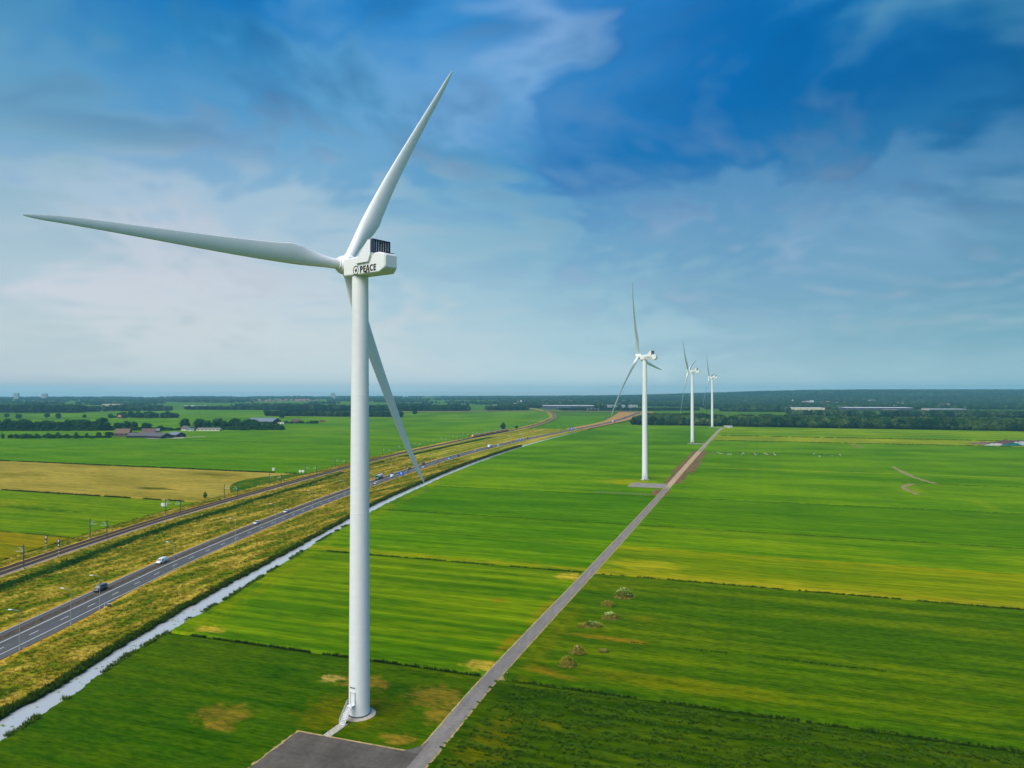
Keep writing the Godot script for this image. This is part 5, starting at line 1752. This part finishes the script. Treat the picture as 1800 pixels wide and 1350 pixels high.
func build_roadside() -> void:
	var st := st_new()
	add_tube(st, [Vector3(0, -0.3, 0), Vector3(0, 0.9, 0), Vector3(0, 9.6, 0), Vector3(0.1, 10.1, 0), Vector3(0.4, 10.35, 0), Vector3(2.1, 10.55, 0)], [0.085, 0.08, 0.06, 0.05, 0.05, 0.045], 8)
	var pole := done(st)
	st = st_new()
	add_box(st, Vector3(2.55, 10.55, 0), Vector3(1.0, 0.2, 0.42), Basis(Vector3(0, 0, 1), 0.08), 0.06)
	var head := done(st)
	st = st_new()
	add_lathe(st, [Vector2(0.13, -0.3), Vector2(0.13, 1.0), Vector2(0.09, 1.1)], 10)
	var foot := done(st)
	var spots := [-12.0, 14.5, 33.3, 46.5, 91.0, 138.0, 177.0, 222.0, 268.0, 314.0, 360.0, 406.0, 452.0, 498.0, 544.0, 590.0, 636.0, 682.0, 728.0, 774.0, 820.0, 866.0, 960.0, 1010.0, 1060.0]
	for i in spots.size():
		var u: float = spots[i]
		var h := heading(road_line, u)
		var off: float = road_near(u) + 0.35
		var t := thing("street_lamp", "tall thin grey street lamp with its arm over the main road", "street lamp", at(u, off, 0.1), atan2(-h.x, -h.z) + 0.0, "street lamps along the main road")
		# arm towards the carriageway
		var turn := Transform3D(Basis(Vector3.UP, PI), Vector3.ZERO)
		part("pole", pole, M.galvanised, t, turn)
		part("lamp_head", head, M.white, t, turn)
		part("pole_sleeve", foot, M.galvanised, t, turn)
	# blue direction signs
	var blue := paint(srgb(16, 96, 200), 0.5)
	var signs := [[372.0, 5.4, 4.2, 2.6, "large blue road sign with a white mark beside the white van", blue], [762.0, 5.6, 4.2, 3.0, "second large blue road sign, far along the road", blue], [1028.0, 7.0, 5.0, 4.6, "tall blue road sign before the sandy road works", blue], [501.0, 5.4, 2.2, 1.6, "small light blue sign beside the road", paint(srgb(70, 180, 220), 0.5)], [672.0, 5.4, 2.2, 1.6, "small light blue sign beyond the white box van", paint(srgb(70, 180, 220), 0.5)]]
	for q in signs:
		var u: float = q[0]
		var h := heading(road_line, u)
		var t := thing("road_sign", q[4], "road sign", at(u, road_near(u) + 1.8, 0.0), atan2(-h.x, -h.z))
		st = st_new()
		add_box(st, Vector3(0, 1.6 + q[3] * 0.5, 0), Vector3(q[2], q[3], 0.12), Basis.IDENTITY, 0.05)
		part("panel", done(st), q[5], t)
		st = st_new()
		add_box(st, Vector3(0, 1.6 + q[3] * 0.55, 0.068), Vector3(q[2] * 0.12, q[3] * 0.55, 0.01))
		add_box(st, Vector3(-q[2] * 0.06, 1.6 + q[3] * 0.68, 0.07), Vector3(q[2] * 0.2, q[3] * 0.12, 0.01))
		part("white_mark", done(st), M.white, t)
		for s in [-1, 1]:
			var pm := CylinderMesh.new()
			pm.top_radius = 0.07
			pm.bottom_radius = 0.07
			pm.height = 2.2
			part("post", pm, M.steel, t, Transform3D(Basis.IDENTITY, Vector3(s * q[2] * 0.35, 0.7, -0.14)))
	# marker post and cabinet by the fourth lamp
	var mp := thing("marker_post", "short white marker post beside the road", "post", at(48.5, road_near(48.5) + 0.9, 0.0))
	st = st_new()
	add_box(st, Vector3(0, 0.6, 0), Vector3(0.16, 1.3, 0.08), Basis.IDENTITY, 0.02)
	part("post", done(st), M.white, mp)
	var rb := BoxMesh.new()
	rb.size = Vector3(0.1, 0.2, 0.02)
	part("reflector", rb, paint(srgb(150, 40, 30), 0.4), mp, Transform3D(Basis.IDENTITY, Vector3(0, 1.0, 0.05)))
	var cb := thing("cabinet", "small dark roadside cabinet beside the white marker post", "cabinet", at(50.0, road_near(50.0) + 1.6, 0.0))
	st = st_new()
	add_box(st, Vector3(0, 0.5, 0), Vector3(0.8, 1.2, 0.5), Basis.IDENTITY, 0.04)
	part("body", done(st), M.dark_steel, cb)
	st = st_new()
	add_box(st, Vector3(0, 1.13, 0), Vector3(0.9, 0.08, 0.6))
	part("lid", done(st), M.steel, cb)


func build_trackside() -> void:
	var st := st_new()
	add_box(st, Vector3(0, 4.4, 0), Vector3(0.3, 9.4, 0.3), Basis.IDENTITY, 0.03)
	var mast := done(st)
	st = st_new()
	add_box(st, Vector3(0, 0.2, 0), Vector3(0.8, 0.7, 0.8))
	var footing := done(st)
	st = st_new()
	add_tube(st, [Vector3(0.1, 6.6, 0), Vector3(1.3, 7.9, 0)], [0.09], 6)
	add_tube(st, [Vector3(0.1, 6.6, 0), Vector3(3.0, 6.6, 0)], [0.09], 6)
	add_tube(st, [Vector3(0.2, 7.9, 0), Vector3(2.2, 7.9, 0)], [0.07], 6)
	var arm := done(st)
	st = st_new()
	for x in [0.5, 0.9]:
		add_lathe(st, [Vector2(0.09, 0), Vector2(0.15, 0.08), Vector2(0.09, 0.16)], 8, Basis.IDENTITY, Vector3(x, 7.9, 0))
	var insulator := done(st)
	var pale := paint(srgb(178, 196, 178), 0.5)
	var us := [20.0, 75.0, 123.5, 181.0, 238.0, 294.0, 350.0, 406.0, 462.0, 518.0, 560.0, 604.0, 648.0, 692.0, 736.0, 780.0, 824.0, 880.0, 936.0, 992.0, 1048.0, 1104.0, 1160.0, 1216.0, 1272.0, 1328.0]
	for u in us:
		for s in [-1, 1]:
			if u == 75.0 and s < 0:
				continue
			var h := heading(rail_line, u)
			var side := h.cross(Vector3.UP)
			var p := at(u, course(rail_line, u) + s * 4.75 * slant(rail_line, u), 0.1)
			var t := thing("catenary_mast", "grey overhead line mast with a pale bracket arm beside the track", "mast", p, 0.0, "overhead line masts along the railway")
			var inward: Vector3 = -side * float(s)
			var b := Transform3D(Basis(inward, Vector3.UP, inward.cross(Vector3.UP)), Vector3.ZERO)
			part("post", mast, M.dark_steel, t, b)
			part("footing", footing, M.concrete, t, b)
			var a := part("bracket_arm", arm, pale, t, b)
			part("insulator", insulator, M.rubber, a)
	# two railway signals
	for q in [[97.0, -4.9], [93.5, 4.9]]:
		var u: float = q[0]
		var t := thing("railway_signal", "railway signal with black and white banded post", "signal", at(u, course(rail_line, u) + q[1] * slant(rail_line, u), 0.1), 0.0, "pair of railway signals")
		for k in 6:
			var c := CylinderMesh.new()
			c.top_radius = 0.12
			c.bottom_radius = 0.12
			c.height = 0.62
			var m: Material = M.black if k % 2 == 0 else paint(srgb(226, 222, 180), 0.6)
			part("post_band", c, m, t, Transform3D(Basis.IDENTITY, Vector3(0, 0.31 + k * 0.62, 0)))
		for k in 2:
			st = st_new()
			var y := 4.6 + k * 1.75
			add_box(st, Vector3(0, y, 0), Vector3(0.85, 1.75, 0.3), Basis.IDENTITY, 0.12)
			var hd := part("signal_head", done(st), M.black, t)
			st = st_new()
			add_box(st, Vector3(0, y + 0.1, 0.17), Vector3(0.4, 1.0 if k == 1 else 0.75, 0.05), Basis.IDENTITY, 0.02)
			part("white_plate", done(st), M.white, hd)
	# white boards and relay boxes along the line
	var wb := thing("notice_board", "pair of white boards on posts beside the track", "board", Vector3(-196.1, 0, -401.3), 0.2)
	for s in [-1, 1]:
		st = st_new()
		add_box(st, Vector3(s * 0.85, 1.9, s * 0.25), Vector3(1.5, 1.9, 0.12), Basis(Vector3.UP, s * 0.25), 0.03)
		part("board", done(st), M.white, wb)
		var c := CylinderMesh.new()
		c.top_radius = 0.06
		c.bottom_radius = 0.06
		c.height = 1.6
		part("post", c, M.steel, wb, Transform3D(Basis.IDENTITY, Vector3(s * 0.85, 0.5, s * 0.25 - 0.1)))
	var disc := thing("distance_board", "two round white boards beside an overhead line mast", "board", Vector3(-166.5, 0, -563.0), 0.0)
	for s in [-1, 1]:
		st = st_new()
		add_lathe(st, [Vector2(1.0, -0.06), Vector2(1.05, 0.0), Vector2(1.0, 0.06)], 24, Basis(Vector3.RIGHT, PI / 2), Vector3(s * 1.15, 2.6, 0))
		part("disc", done(st), M.white, disc)
		var c := CylinderMesh.new()
		c.top_radius = 0.07
		c.bottom_radius = 0.07
		c.height = 3.2
		part("post", c, M.steel, disc, Transform3D(Basis.IDENTITY, Vector3(s * 1.15, 1.0, -0.14)))
	var rbx := thing("relay_box", "small white hut at the corner of the straw meadow", "hut", Vector3(-198.1, 0, -591.0), 0.2)
	st = st_new()
	add_box(st, Vector3(0, 1.0, 0), Vector3(1.9, 2.4, 1.4), Basis.IDENTITY, 0.04)
	part("wall", done(st), M.white, rbx)
	st = st_new()
	add_box(st, Vector3(0, 2.28, 0), Vector3(2.2, 0.16, 1.7))
	part("roof", done(st), M.steel, rbx)


# ---------------------------------------------------------------- in the meadows

func cow_mesh() -> ArrayMesh:
	# one skin: trunk, neck and head lofted, four jointed legs and a tail run into it
	var st := st_new()
	var rings := []
	for q in [[-0.95, 1.12, 0.10, 0.12], [-0.88, 1.08, 0.27, 0.34], [-0.5, 1.02, 0.33, 0.42], [0.0, 0.97, 0.36, 0.45], [0.4, 1.0, 0.32, 0.44], [0.68, 1.08, 0.24, 0.36], [0.9, 1.16, 0.15, 0.22], [1.1, 1.2, 0.12, 0.16], [1.22, 1.2, 0.13, 0.15], [1.42, 1.06, 0.09, 0.1], [1.5, 0.98, 0.07, 0.07]]:
		var r := PackedVector3Array()
		for j in 12:
			var a := TAU * j / 12
			r.append(Vector3(q[0], q[1] + sin(a) * q[3], cos(a) * q[2]))
		rings.append(r)
	add_loft(st, rings, true, 0)
	for s in [-1, 1]:
		add_tube(st, [Vector3(-0.72, 1.0, s * 0.2), Vector3(-0.66, 0.72, s * 0.22), Vector3(-0.8, 0.46, s * 0.2), Vector3(-0.76, 0.02, s * 0.2)], [0.17, 0.12, 0.07, 0.06], 8)
		add_tube(st, [Vector3(0.55, 0.95, s * 0.2), Vector3(0.56, 0.5, s * 0.2), Vector3(0.55, 0.02, s * 0.2)], [0.14, 0.08, 0.06], 8)
		add_tube(st, [Vector3(1.14, 1.3, s * 0.1), Vector3(1.12, 1.32, s * 0.27)], [0.05, 0.02], 6)
	add_tube(st, [Vector3(-0.93, 1.3, 0), Vector3(-1.05, 1.0, 0), Vector3(-1.02, 0.55, 0)], [0.04, 0.03, 0.04], 6)
	return done(st)


func build_cows() -> void:
	var shape := cow_mesh()
	var coats := []
	for k in 4:
		var nz := FastNoiseLite.new()
		nz.seed = 60 + k
		nz.frequency = 0.03
		var src := nz.get_seamless_image(64, 64)
		var img := Image.create_empty(64, 64, false, Image.FORMAT_RGB8)
		var cut: float = [0.5, 0.6, 0.7, 0.42][k]
		for y in 64:
			for x in 64:
				img.set_pixel(x, y, Color(0.86, 0.84, 0.78) if src.get_pixel(x, y).r > cut else Color(0.1, 0.09, 0.09))
		var m := paint(Color(1, 1, 1), 0.9)
		m.albedo_texture = ImageTexture.create_from_image(img)
		m.uv1_triplanar = true
		m.uv1_scale = Vector3.ONE * 0.45
		coats.append(m)
	rng.seed = 55
	var xs := [1252, 1256, 1259, 1262, 1266, 1270, 1274, 1279, 1284, 1296, 1301, 1303, 1306, 1315, 1323, 1326, 1328, 1332, 1336, 1344, 1347, 1350, 1353, 1360, 1362, 1396, 1420, 1431, 1440, 1448, 1460, 1462, 1476, 1478]
	for i in xs.size():
		# along a line that crosses the long meadow
		var d: float = 735.0 + rng.randf_range(-14, 14) + (xs[i] - 1360) * -0.12
		var p := Vector3((xs[i] - 900) / 1250.0 * d, 0, -d)
		var c := thing("cow", ["mostly white cow with few black patches in the grazing herd", "black and white patched cow in the grazing herd", "mostly black cow with white patches in the grazing herd", "nearly all white cow in the grazing herd"][i % 4], "cow", p, rng.randf() * TAU, "grazing herd in the long meadow")
		part("body", shape, coats[i % 4], c)
	for q in [[412, -967], [424, -968], [464, -945], [440, -955], [500, -930], [536, -893]]:
		var c := thing("cow", "lone cow in the pale grazed strip between the dark ditches", "cow", Vector3(q[0], 0, q[1]), rng.randf() * TAU, "cows in the pale grazed strip")
		part("body", shape, coats[rng.randi() % 4], c)


func mound(label: String, where: Vector3, rx: float, rz: float, h: float, earth: Color, seed_no: int, growth: Array, category := "earth mound") -> void:
	# heap of earth with weeds growing over it
	var t := thing("earth_mound", label, category, where, 0.0, "")
	var st := st_new()
	st.set_smooth_group(0)
	var n := 26
	var m := 9
	var pos := []
	for i in m + 1:
		var row := []
		for j in n:
			var a := TAU * j / n
			var r := float(i) / m
			var lump := 1.0 + 0.35 * noise_b.get_noise_2d(cos(a) * 1.4 + seed_no, sin(a) * 1.4)
			var y := h * (1.0 - pow(r, 1.7)) * (0.85 + 0.7 * noise_b.get_noise_2d(cos(a) * r * 2.5 + seed_no, sin(a) * r * 2.5 + 3.0)) - 0.05
			row.append(Vector3(cos(a) * rx * r * lump, y, sin(a) * rz * r * lump))
		pos.append(row)
	for i in m:
		for j in n:
			var k := (j + 1) % n
			st.set_color(earth * (0.9 + 0.5 * noise_b.get_noise_2d(i * 0.9 + seed_no, j * 0.6)))
			quad(st, pos[i][j], pos[i + 1][j], pos[i + 1][k], pos[i][k])
	part("earth", done(st), M.blade, t)
	var gs := st_new()
	gs.set_smooth_group(-1)
	rng.seed = seed_no * 31 + 7
	var rim := []
	for k in 14:
		var ra := TAU * k / 14.0
		rim.append([cos(ra) * rx * 0.95, sin(ra) * rz * 0.95, minf(rx, rz) * 0.38, 26, srgb(96, 124, 24) if k % 3 else srgb(170, 150, 56), 0.42])
	for g in (growth + rim if growth.size() > 0 else growth):
		for k in int(g[3]):
			var a := rng.randf() * TAU
			var r: float = sqrt(rng.randf()) * g[2]
			var x: float = g[0] + cos(a) * r
			var z: float = g[1] + sin(a) * r
			var e := clampf(1.0 - Vector2(x / rx, z / rz).length(), 0.0, 1.0)
			var y := h * (1.0 - pow(1.0 - e, 1.7)) * 0.85
			var tone: Color = (g[4] as Color) * rng.randf_range(0.6, 1.35)
			var lean := Vector3(rng.randfn() * 0.35, 1.0, rng.randfn() * 0.35).normalized()
			var size: float = g[5] * rng.randf_range(0.5, 1.25)
			var base := Vector3(x, y - 0.05, z)
			for b in 5:
				var d := Vector3(rng.randfn(), 0.4 + rng.randf(), rng.randfn()).normalized()
				var c := base + lean * size * rng.randf_range(0.2, 1.0)
				gs.set_color(tone * rng.randf_range(0.8, 1.2))
				gs.add_vertex(c)
				gs.add_vertex(c + d * size * 0.45 + Vector3(d.z, 0, -d.x) * size * 0.16)
				gs.add_vertex(c + d * size * 0.5 - Vector3(d.z, 0, -d.x) * size * 0.16)
	if growth.size() > 0:
		part("weeds", done(gs), M.leaf, t)


func build_meadow_things() -> void:
	var pale := srgb(188, 204, 120)
	var green := srgb(104, 132, 34)
	var rusty := srgb(166, 154, 50)
	var earth := srgb(118, 108, 56)
	mound("tall leafy weed-covered mound with pale green tops beside the path", Vector3(35.8, 0, -228.0), 2.9, 3.0, 2.4, earth, 1, [[0, 0, 2.6, 420, green, 0.9], [-0.4, -0.6, 1.8, 330, pale, 0.8], [0.8, 1.0, 1.4, 160, pale, 0.7], [0, 1.6, 1.6, 180, rusty, 0.6]])
	mound("small brown mound with a bare top between two leafy ones", Vector3(29.4, 0, -219.0), 1.9, 1.7, 1.6, earth, 2, [[0, 0.3, 1.6, 200, rusty, 0.45], [1.8, 0.2, 0.9, 60, green, 0.5]])
	mound("low leafy mound with one pale bush on it", Vector3(28.6, 0, -206.5), 2.6, 1.8, 1.3, earth, 3, [[0, 0.2, 1.7, 260, rusty, 0.5], [-0.3, -0.3, 1.2, 200, pale, 0.7], [2.4, -0.6, 1.1, 120, green, 0.6]])
	mound("long flat mound grown over with mixed weeds", Vector3(22.0, 0, -199.6), 3.6, 1.5, 1.0, earth, 4, [[-2.4, 0.2, 1.1, 120, rusty, 0.5], [0.2, 0, 1.5, 240, green, 0.6], [0.6, -0.1, 1.3, 150, pale, 0.6], [2.2, 0.1, 1.1, 120, rusty, 0.55]])
	mound("pointed brown mound with a white stone on its tip", Vector3(16.4, 0, -179.5), 2.0, 1.7, 1.8, earth, 5, [[0.5, 0.5, 1.5, 260, rusty, 0.45], [1.2, -0.2, 1.0, 120, green, 0.4]])
	var stone := thing("stone", "pale stone lying on the tip of the pointed brown mound", "stone", Vector3(16.4, 1.45, -179.5))
	var st := st_new()
	st.set_smooth_group(0)
	rng.seed = 5
	add_loft(st, [ragged_ring(0.15, 0.0), ragged_ring(0.34, 0.1), ragged_ring(0.3, 0.26), ragged_ring(0.12, 0.36)], true, 0)
	part("stone_body", done(st), paint(srgb(214, 206, 190), 0.9), stone)
	mound("rounded rusty brown weed-covered mound nearest the rough tall grass", Vector3(13.3, 0, -171.3), 2.0, 1.8, 1.9, earth, 6, [[0, 0.2, 1.8, 360, rusty, 0.55], [0.9, -0.5, 1.3, 160, green, 0.6]])
	mound("small flat heap of dry hay", Vector3(23.0, 0, -180.2), 1.3, 0.9, 0.55, srgb(156, 132, 84), 7, [[0, 0, 1.1, 140, srgb(170, 146, 92), 0.3]], "hay heap")
	# fence across the ditch by the second turbine
	var f := thing("fence", "short grey post and rail fence along the ditch before the second turbine", "fence")
	var pb := BoxMesh.new()
	pb.size = Vector3(0.16, 1.3, 0.16)
	var grey_wood := paint(srgb(128, 126, 112), 0.9)
	for k in 14:
		part("post", pb, grey_wood, f, Transform3D(Basis.IDENTITY, at(337.8, -42.0 + k * 2.7, 0.5)))
	for y in [0.55, 0.95]:
		st = st_new()
		add_tube(st, [at(337.8, -42.0, y), at(337.8, -6.9, y)], [0.06], 5)
		part("rail", done(st), grey_wood, f)
	var gp := thing("gate_post", "short dark wooden post where the first ditch meets the path", "post", at(39.2, 2.6, 0.0))
	st = st_new()
	add_tube(st, [Vector3(0, -0.3, 0), Vector3(0, 1.15, 0)], [0.11, 0.1], 8)
	part("post", done(st), M.bark, gp)
	st = st_new()
	add_lathe(st, [Vector2(0.12, 1.15), Vector2(0.12, 1.2), Vector2(0.02, 1.26)], 8)
	part("cap", done(st), M.steel, gp)
	# silage clamps at the edge of the pale strip
	var brown := srgb(96, 76, 72)
	mound("long brown silage heap beside white sheeted clamps", Vector3(618, 0, -880), 34, 9, 6.0, brown, 11, [], "silage heap")
	mound("low brown silage heap with a flat end", Vector3(586, 0, -886), 18, 7, 3.2, srgb(120, 98, 88), 12, [], "silage heap")
	mound("silage heap under pale white sheeting", Vector3(588, 0, -866), 14, 4, 2.8, srgb(168, 170, 158), 13, [], "silage heap")
	mound("long silage heap under teal green sheeting", Vector3(606, 0, -862), 13, 4, 3.6, srgb(36, 96, 92), 14, [], "silage heap")
	mound("silage heap under grey white sheeting behind the teal one", Vector3(622, 0, -868), 20, 4, 4.6, srgb(150, 160, 164), 15, [], "silage heap")
	build_cows()


func ragged_ring(r: float, y: float) -> PackedVector3Array:
	var o := PackedVector3Array()
	for j in 9:
		var a := -TAU * j / 9
		var k := r * rng.randf_range(0.8, 1.2)
		o.append(Vector3(cos(a) * k, y, sin(a) * k))
	return o


# ---------------------------------------------------------------- small growth

func tuft_mesh(seed_no: int, blades: int, spread: float, width: float) -> ArrayMesh:
	rng.seed = seed_no
	var st := st_new()
	st.set_smooth_group(-1)
	for k in blades:
		var a := rng.randf() * TAU
		var r := sqrt(rng.randf()) * spread
		var p := Vector3(cos(a) * r, -0.08, sin(a) * r)
		var h := rng.randf_range(0.55, 1.0)
		var b := a + rng.randf_range(-1.0, 1.0)
		var out := Vector3(cos(b), 0, sin(b))
		var side := Vector3(-out.z, 0, out.x) * width
		st.set_color(Color(1, 1, 1) * rng.randf_range(0.7, 1.25))
		var mid := p + Vector3(0, h * 0.6, 0) + out * 0.1
		for q in [p - side, mid - side * 0.8, p + side, p + side, mid - side * 0.8, mid + side * 0.8, mid - side * 0.8, mid + out * 0.22 + Vector3(0, h * 0.4, 0), mid + side * 0.8]:
			st.add_vertex(q)
	st.index()
	st.generate_normals()
	return st.commit()


func build_tufts() -> void:
	var grass := tuft_mesh(1, 16, 0.42, 0.05)
	var reed := tuft_mesh(2, 18, 0.4, 0.06)
	rng.seed = 1234
	# rough verges
	var lot := []
	for k in 46000:
		var u := -40.0 + 560.0 * pow(rng.randf(), 1.6)
		var strip := rng.randi() % 10
		var v := 0.0
		var d := 9.0
		if strip < 4:
			v = lerpf(road_near(u) + 0.5, course(canal_far, u) - 0.5, rng.randf())
			d = v - road_near(u)
		elif strip < 8:
			v = lerpf(course(reed_line, u) + 2.0, road_far(u) - 0.6, rng.randf())
			d = road_far(u) - v
		elif strip == 8:
			v = lerpf(course(rail_line, u) + 5.8, course(reed_line, u) - 2.0, rng.randf())
			d = 3.2
		else:
			v = lerpf(course(rail_line, u) - 13.0, course(rail_line, u) - 6.0, rng.randf())
			d = 3.2
		if d < 2.0 and rng.randf() < 0.7:
			continue
		var shift := 0.0
		if strip >= 4:
			shift = 30.0
		var s := rng.randf_range(0.35, 0.85) * (1.0 + u / 500.0)
		lot.append([at(u, v, 0.0), Vector3(s * 1.5, s, s * 1.5), rng.randf() * TAU, verge_tint(u + shift, d, v * (0.9 if shift > 0.0 else 1.0)) * rng.randf_range(0.75, 1.25)])
	scatter("grass", "tall rough grass tussocks on the road and railway verges", grass, M.blade, lot)
	# canal edges
	lot = []
	for k in 17000:
		var u := -60.0 + 760.0 * pow(rng.randf(), 1.5)
		var far := smoothstep(150.0, 500.0, u)
		if k % 4 != 0:
			var s := rng.randf_range(0.8, 1.5) + far * 0.7
			lot.append([at(u, course(canal_far, u) - rng.randf_range(-0.9 + far * 0.8, 1.8 + far) + 0.9 * noise_b.get_noise_2d(u * 0.15, 2.0), -0.25), Vector3(s, s, s), rng.randf() * TAU, srgb(44, 70, 12).lerp(srgb(72, 96, 16), rng.randf()) * rng.randf_range(0.7, 1.2)])
		else:
			if u > 190.0 or noise_b.get_noise_2d(u * 0.09, 55.0) < -0.05:
				continue
			var s := rng.randf_range(0.5, 1.0)
			lot.append([at(u, course(canal_near, u) + rng.randf_range(-0.5, 1.3) - 0.8 * maxf(0.0, noise_b.get_noise_2d(u * 0.2, 8.0)), -0.2), Vector3(s * 1.2, s, s * 1.2), rng.randf() * TAU, srgb(52, 84, 12).lerp(srgb(90, 112, 20), rng.randf()) * rng.randf_range(0.75, 1.2)])
	scatter("reeds", "dark green reeds and grasses along both canal banks", reed, M.blade, lot)
	# the reedy ditch between road and railway
	lot = []
	for k in 21000:
		var u := -60.0 + 900.0 * pow(rng.randf(), 1.5)
		if u > 385.0 and u < 420.0:
			continue
		var s := rng.randf_range(1.1, 1.9)
		lot.append([at(u, course(reed_line, u) + rng.randfn() * 1.7, -0.6), Vector3(s * 1.1, s, s * 1.1), rng.randf() * TAU, srgb(38, 82, 14).lerp(srgb(62, 104, 20), clampf(0.5 + noise_b.get_noise_2d(u * 0.05, 4.0), 0, 1)) * rng.randf_range(0.7, 1.2)])
	for k in 4200:
		var u := -40.0 + 900.0 * pow(rng.randf(), 1.4)
		var s := rng.randf_range(0.8, 1.5)
		lot.append([at(u, course(rail_line, u) - 14.3 + rng.randfn() * 0.7, -0.9), Vector3(s * 1.2, s, s * 1.2), rng.randf() * TAU, srgb(34, 64, 12) * rng.randf_range(0.7, 1.3)])
	scatter("reeds", "dense dark reeds filling the ditches beside the railway", reed, M.blade, lot)
	# meadow ditches: along, from, to, width, gaps
	lot = []
	var ditches := [[38.8, -88.0, -4.0, 0.9, 1.1], [38.9, 4.0, 150.0, 1.0, 0.65], [138.5, -112.0, -4.0, 0.8, 1.0], [138.5, 4.0, 190.0, 0.8, 1.0], [186.9, -118.0, -3.0, 0.25, 0.5], [186.9, 4.0, 190.0, 0.2, 0.4], [237.1, -138.0, -3.0, 0.7, 0.9], [237.1, 4.0, 240.0, 0.7, 0.9], [336.2, -155.0, -3.0, 0.8, 1.0], [335.2, 4.0, 280.0, 0.8, 1.0], [459.7, 140.0, 320.0, 0.9, 1.2], [459.7, -160.0, -12.0, 0.5, 0.6], [877.8, 4.0, 520.0, 1.4, 1.9], [877.8, -200.0, -12.0, 1.0, 1.0], [987.0, 8.0, 560.0, 1.8, 2.2], [123.9, -330.0, -235.0, 0.8, 0.8], [224.1, -520.0, -268.0, 1.2, 1.7], [367.3, -800.0, -292.0, 1.4, 2.0], [653.2, -1200.0, -330.0, 1.2, 1.2]]
	for q in ditches:
		var n := int((q[2] - q[1]) * (7.0 if q[0] < 300.0 else 4.0))
		for k in n:
			var v: float = lerpf(q[1], q[2], rng.randf())
			if noise_b.get_noise_2d(v * 0.05, q[0]) < -0.3:
				continue
			var s: float = q[4] * rng.randf_range(0.4, 0.9)
			lot.append([at(q[0] + rng.randfn() * q[3] * 0.5, v, -0.5), Vector3(s * 1.2, s, s * 1.2), rng.randf() * TAU, srgb(30, 58, 10).lerp(srgb(58, 82, 14), rng.randf()) * rng.randf_range(0.7, 1.2)])
	# broken furrow line in the olive meadow
	for k in 900:
		var v := lerpf(12.0, 170.0, rng.randf())
		if noise_b.get_noise_2d(v * 0.06, 71.0) < 0.02:
			continue
		var s := rng.randf_range(0.15, 0.34)
		lot.append([at(71.4 + rng.randfn() * 0.2, v, 0.0), Vector3(s * 1.5, s, s * 1.5), rng.randf() * TAU, srgb(44, 70, 12) * rng.randf_range(0.8, 1.2)])
	scatter("grass", "dark rank grass in the straight ditches between the meadows", reed, M.blade, lot)
	# tall uncut grass beside the path, near the camera
	lot = []
	for k in 26000:
		var u := -22.0 + 58.0 * rng.randf()
		var v := 4.0 + 130.0 * rng.randf()
		var n := noise_b.get_noise_2d(u * 0.34, v * 0.09)
		if n < -0.02:
			continue
		var s := rng.randf_range(0.25, 0.5)
		lot.append([at(u, v, 0.1 + n * 0.2), Vector3(s * 1.9, s, s * 1.9), rng.randf() * TAU, srgb(40, 82, 8).lerp(srgb(78, 106, 12), clampf(0.35 + n, 0, 1)) * rng.randf_range(0.85, 1.25)])
	scatter("grass", "tall uncut grass blades in the dark meadow beside the path", grass, M.blade, lot)
	# floating leaves on the canal
	lot = []
	var pad := st_new()
	add_lathe(pad, [Vector2(0.5, 0.0), Vector2(0.48, 0.03)], 7)
	var pad_mesh := done(pad)
	for k in 170:
		var u := -60.0 + 130.0 * rng.randf()
		var a := course(canal_far, u)
		var b := course(canal_near, u)
		var t := 0.55 + rng.randfn() * 0.22
		if noise_b.get_noise_2d(u * 0.1, t * 3.0) < 0.05:
			continue
		lot.append([at(u, lerpf(a, b, clampf(t, 0.15, 0.95)), -0.13), Vector3.ONE * rng.randf_range(0.3, 0.7), rng.randf() * TAU, srgb(96, 120, 44) * rng.randf_range(0.8, 1.2)])
	scatter("water_lilies", "pale green floating leaves on the canal", pad_mesh, M.blade, lot)
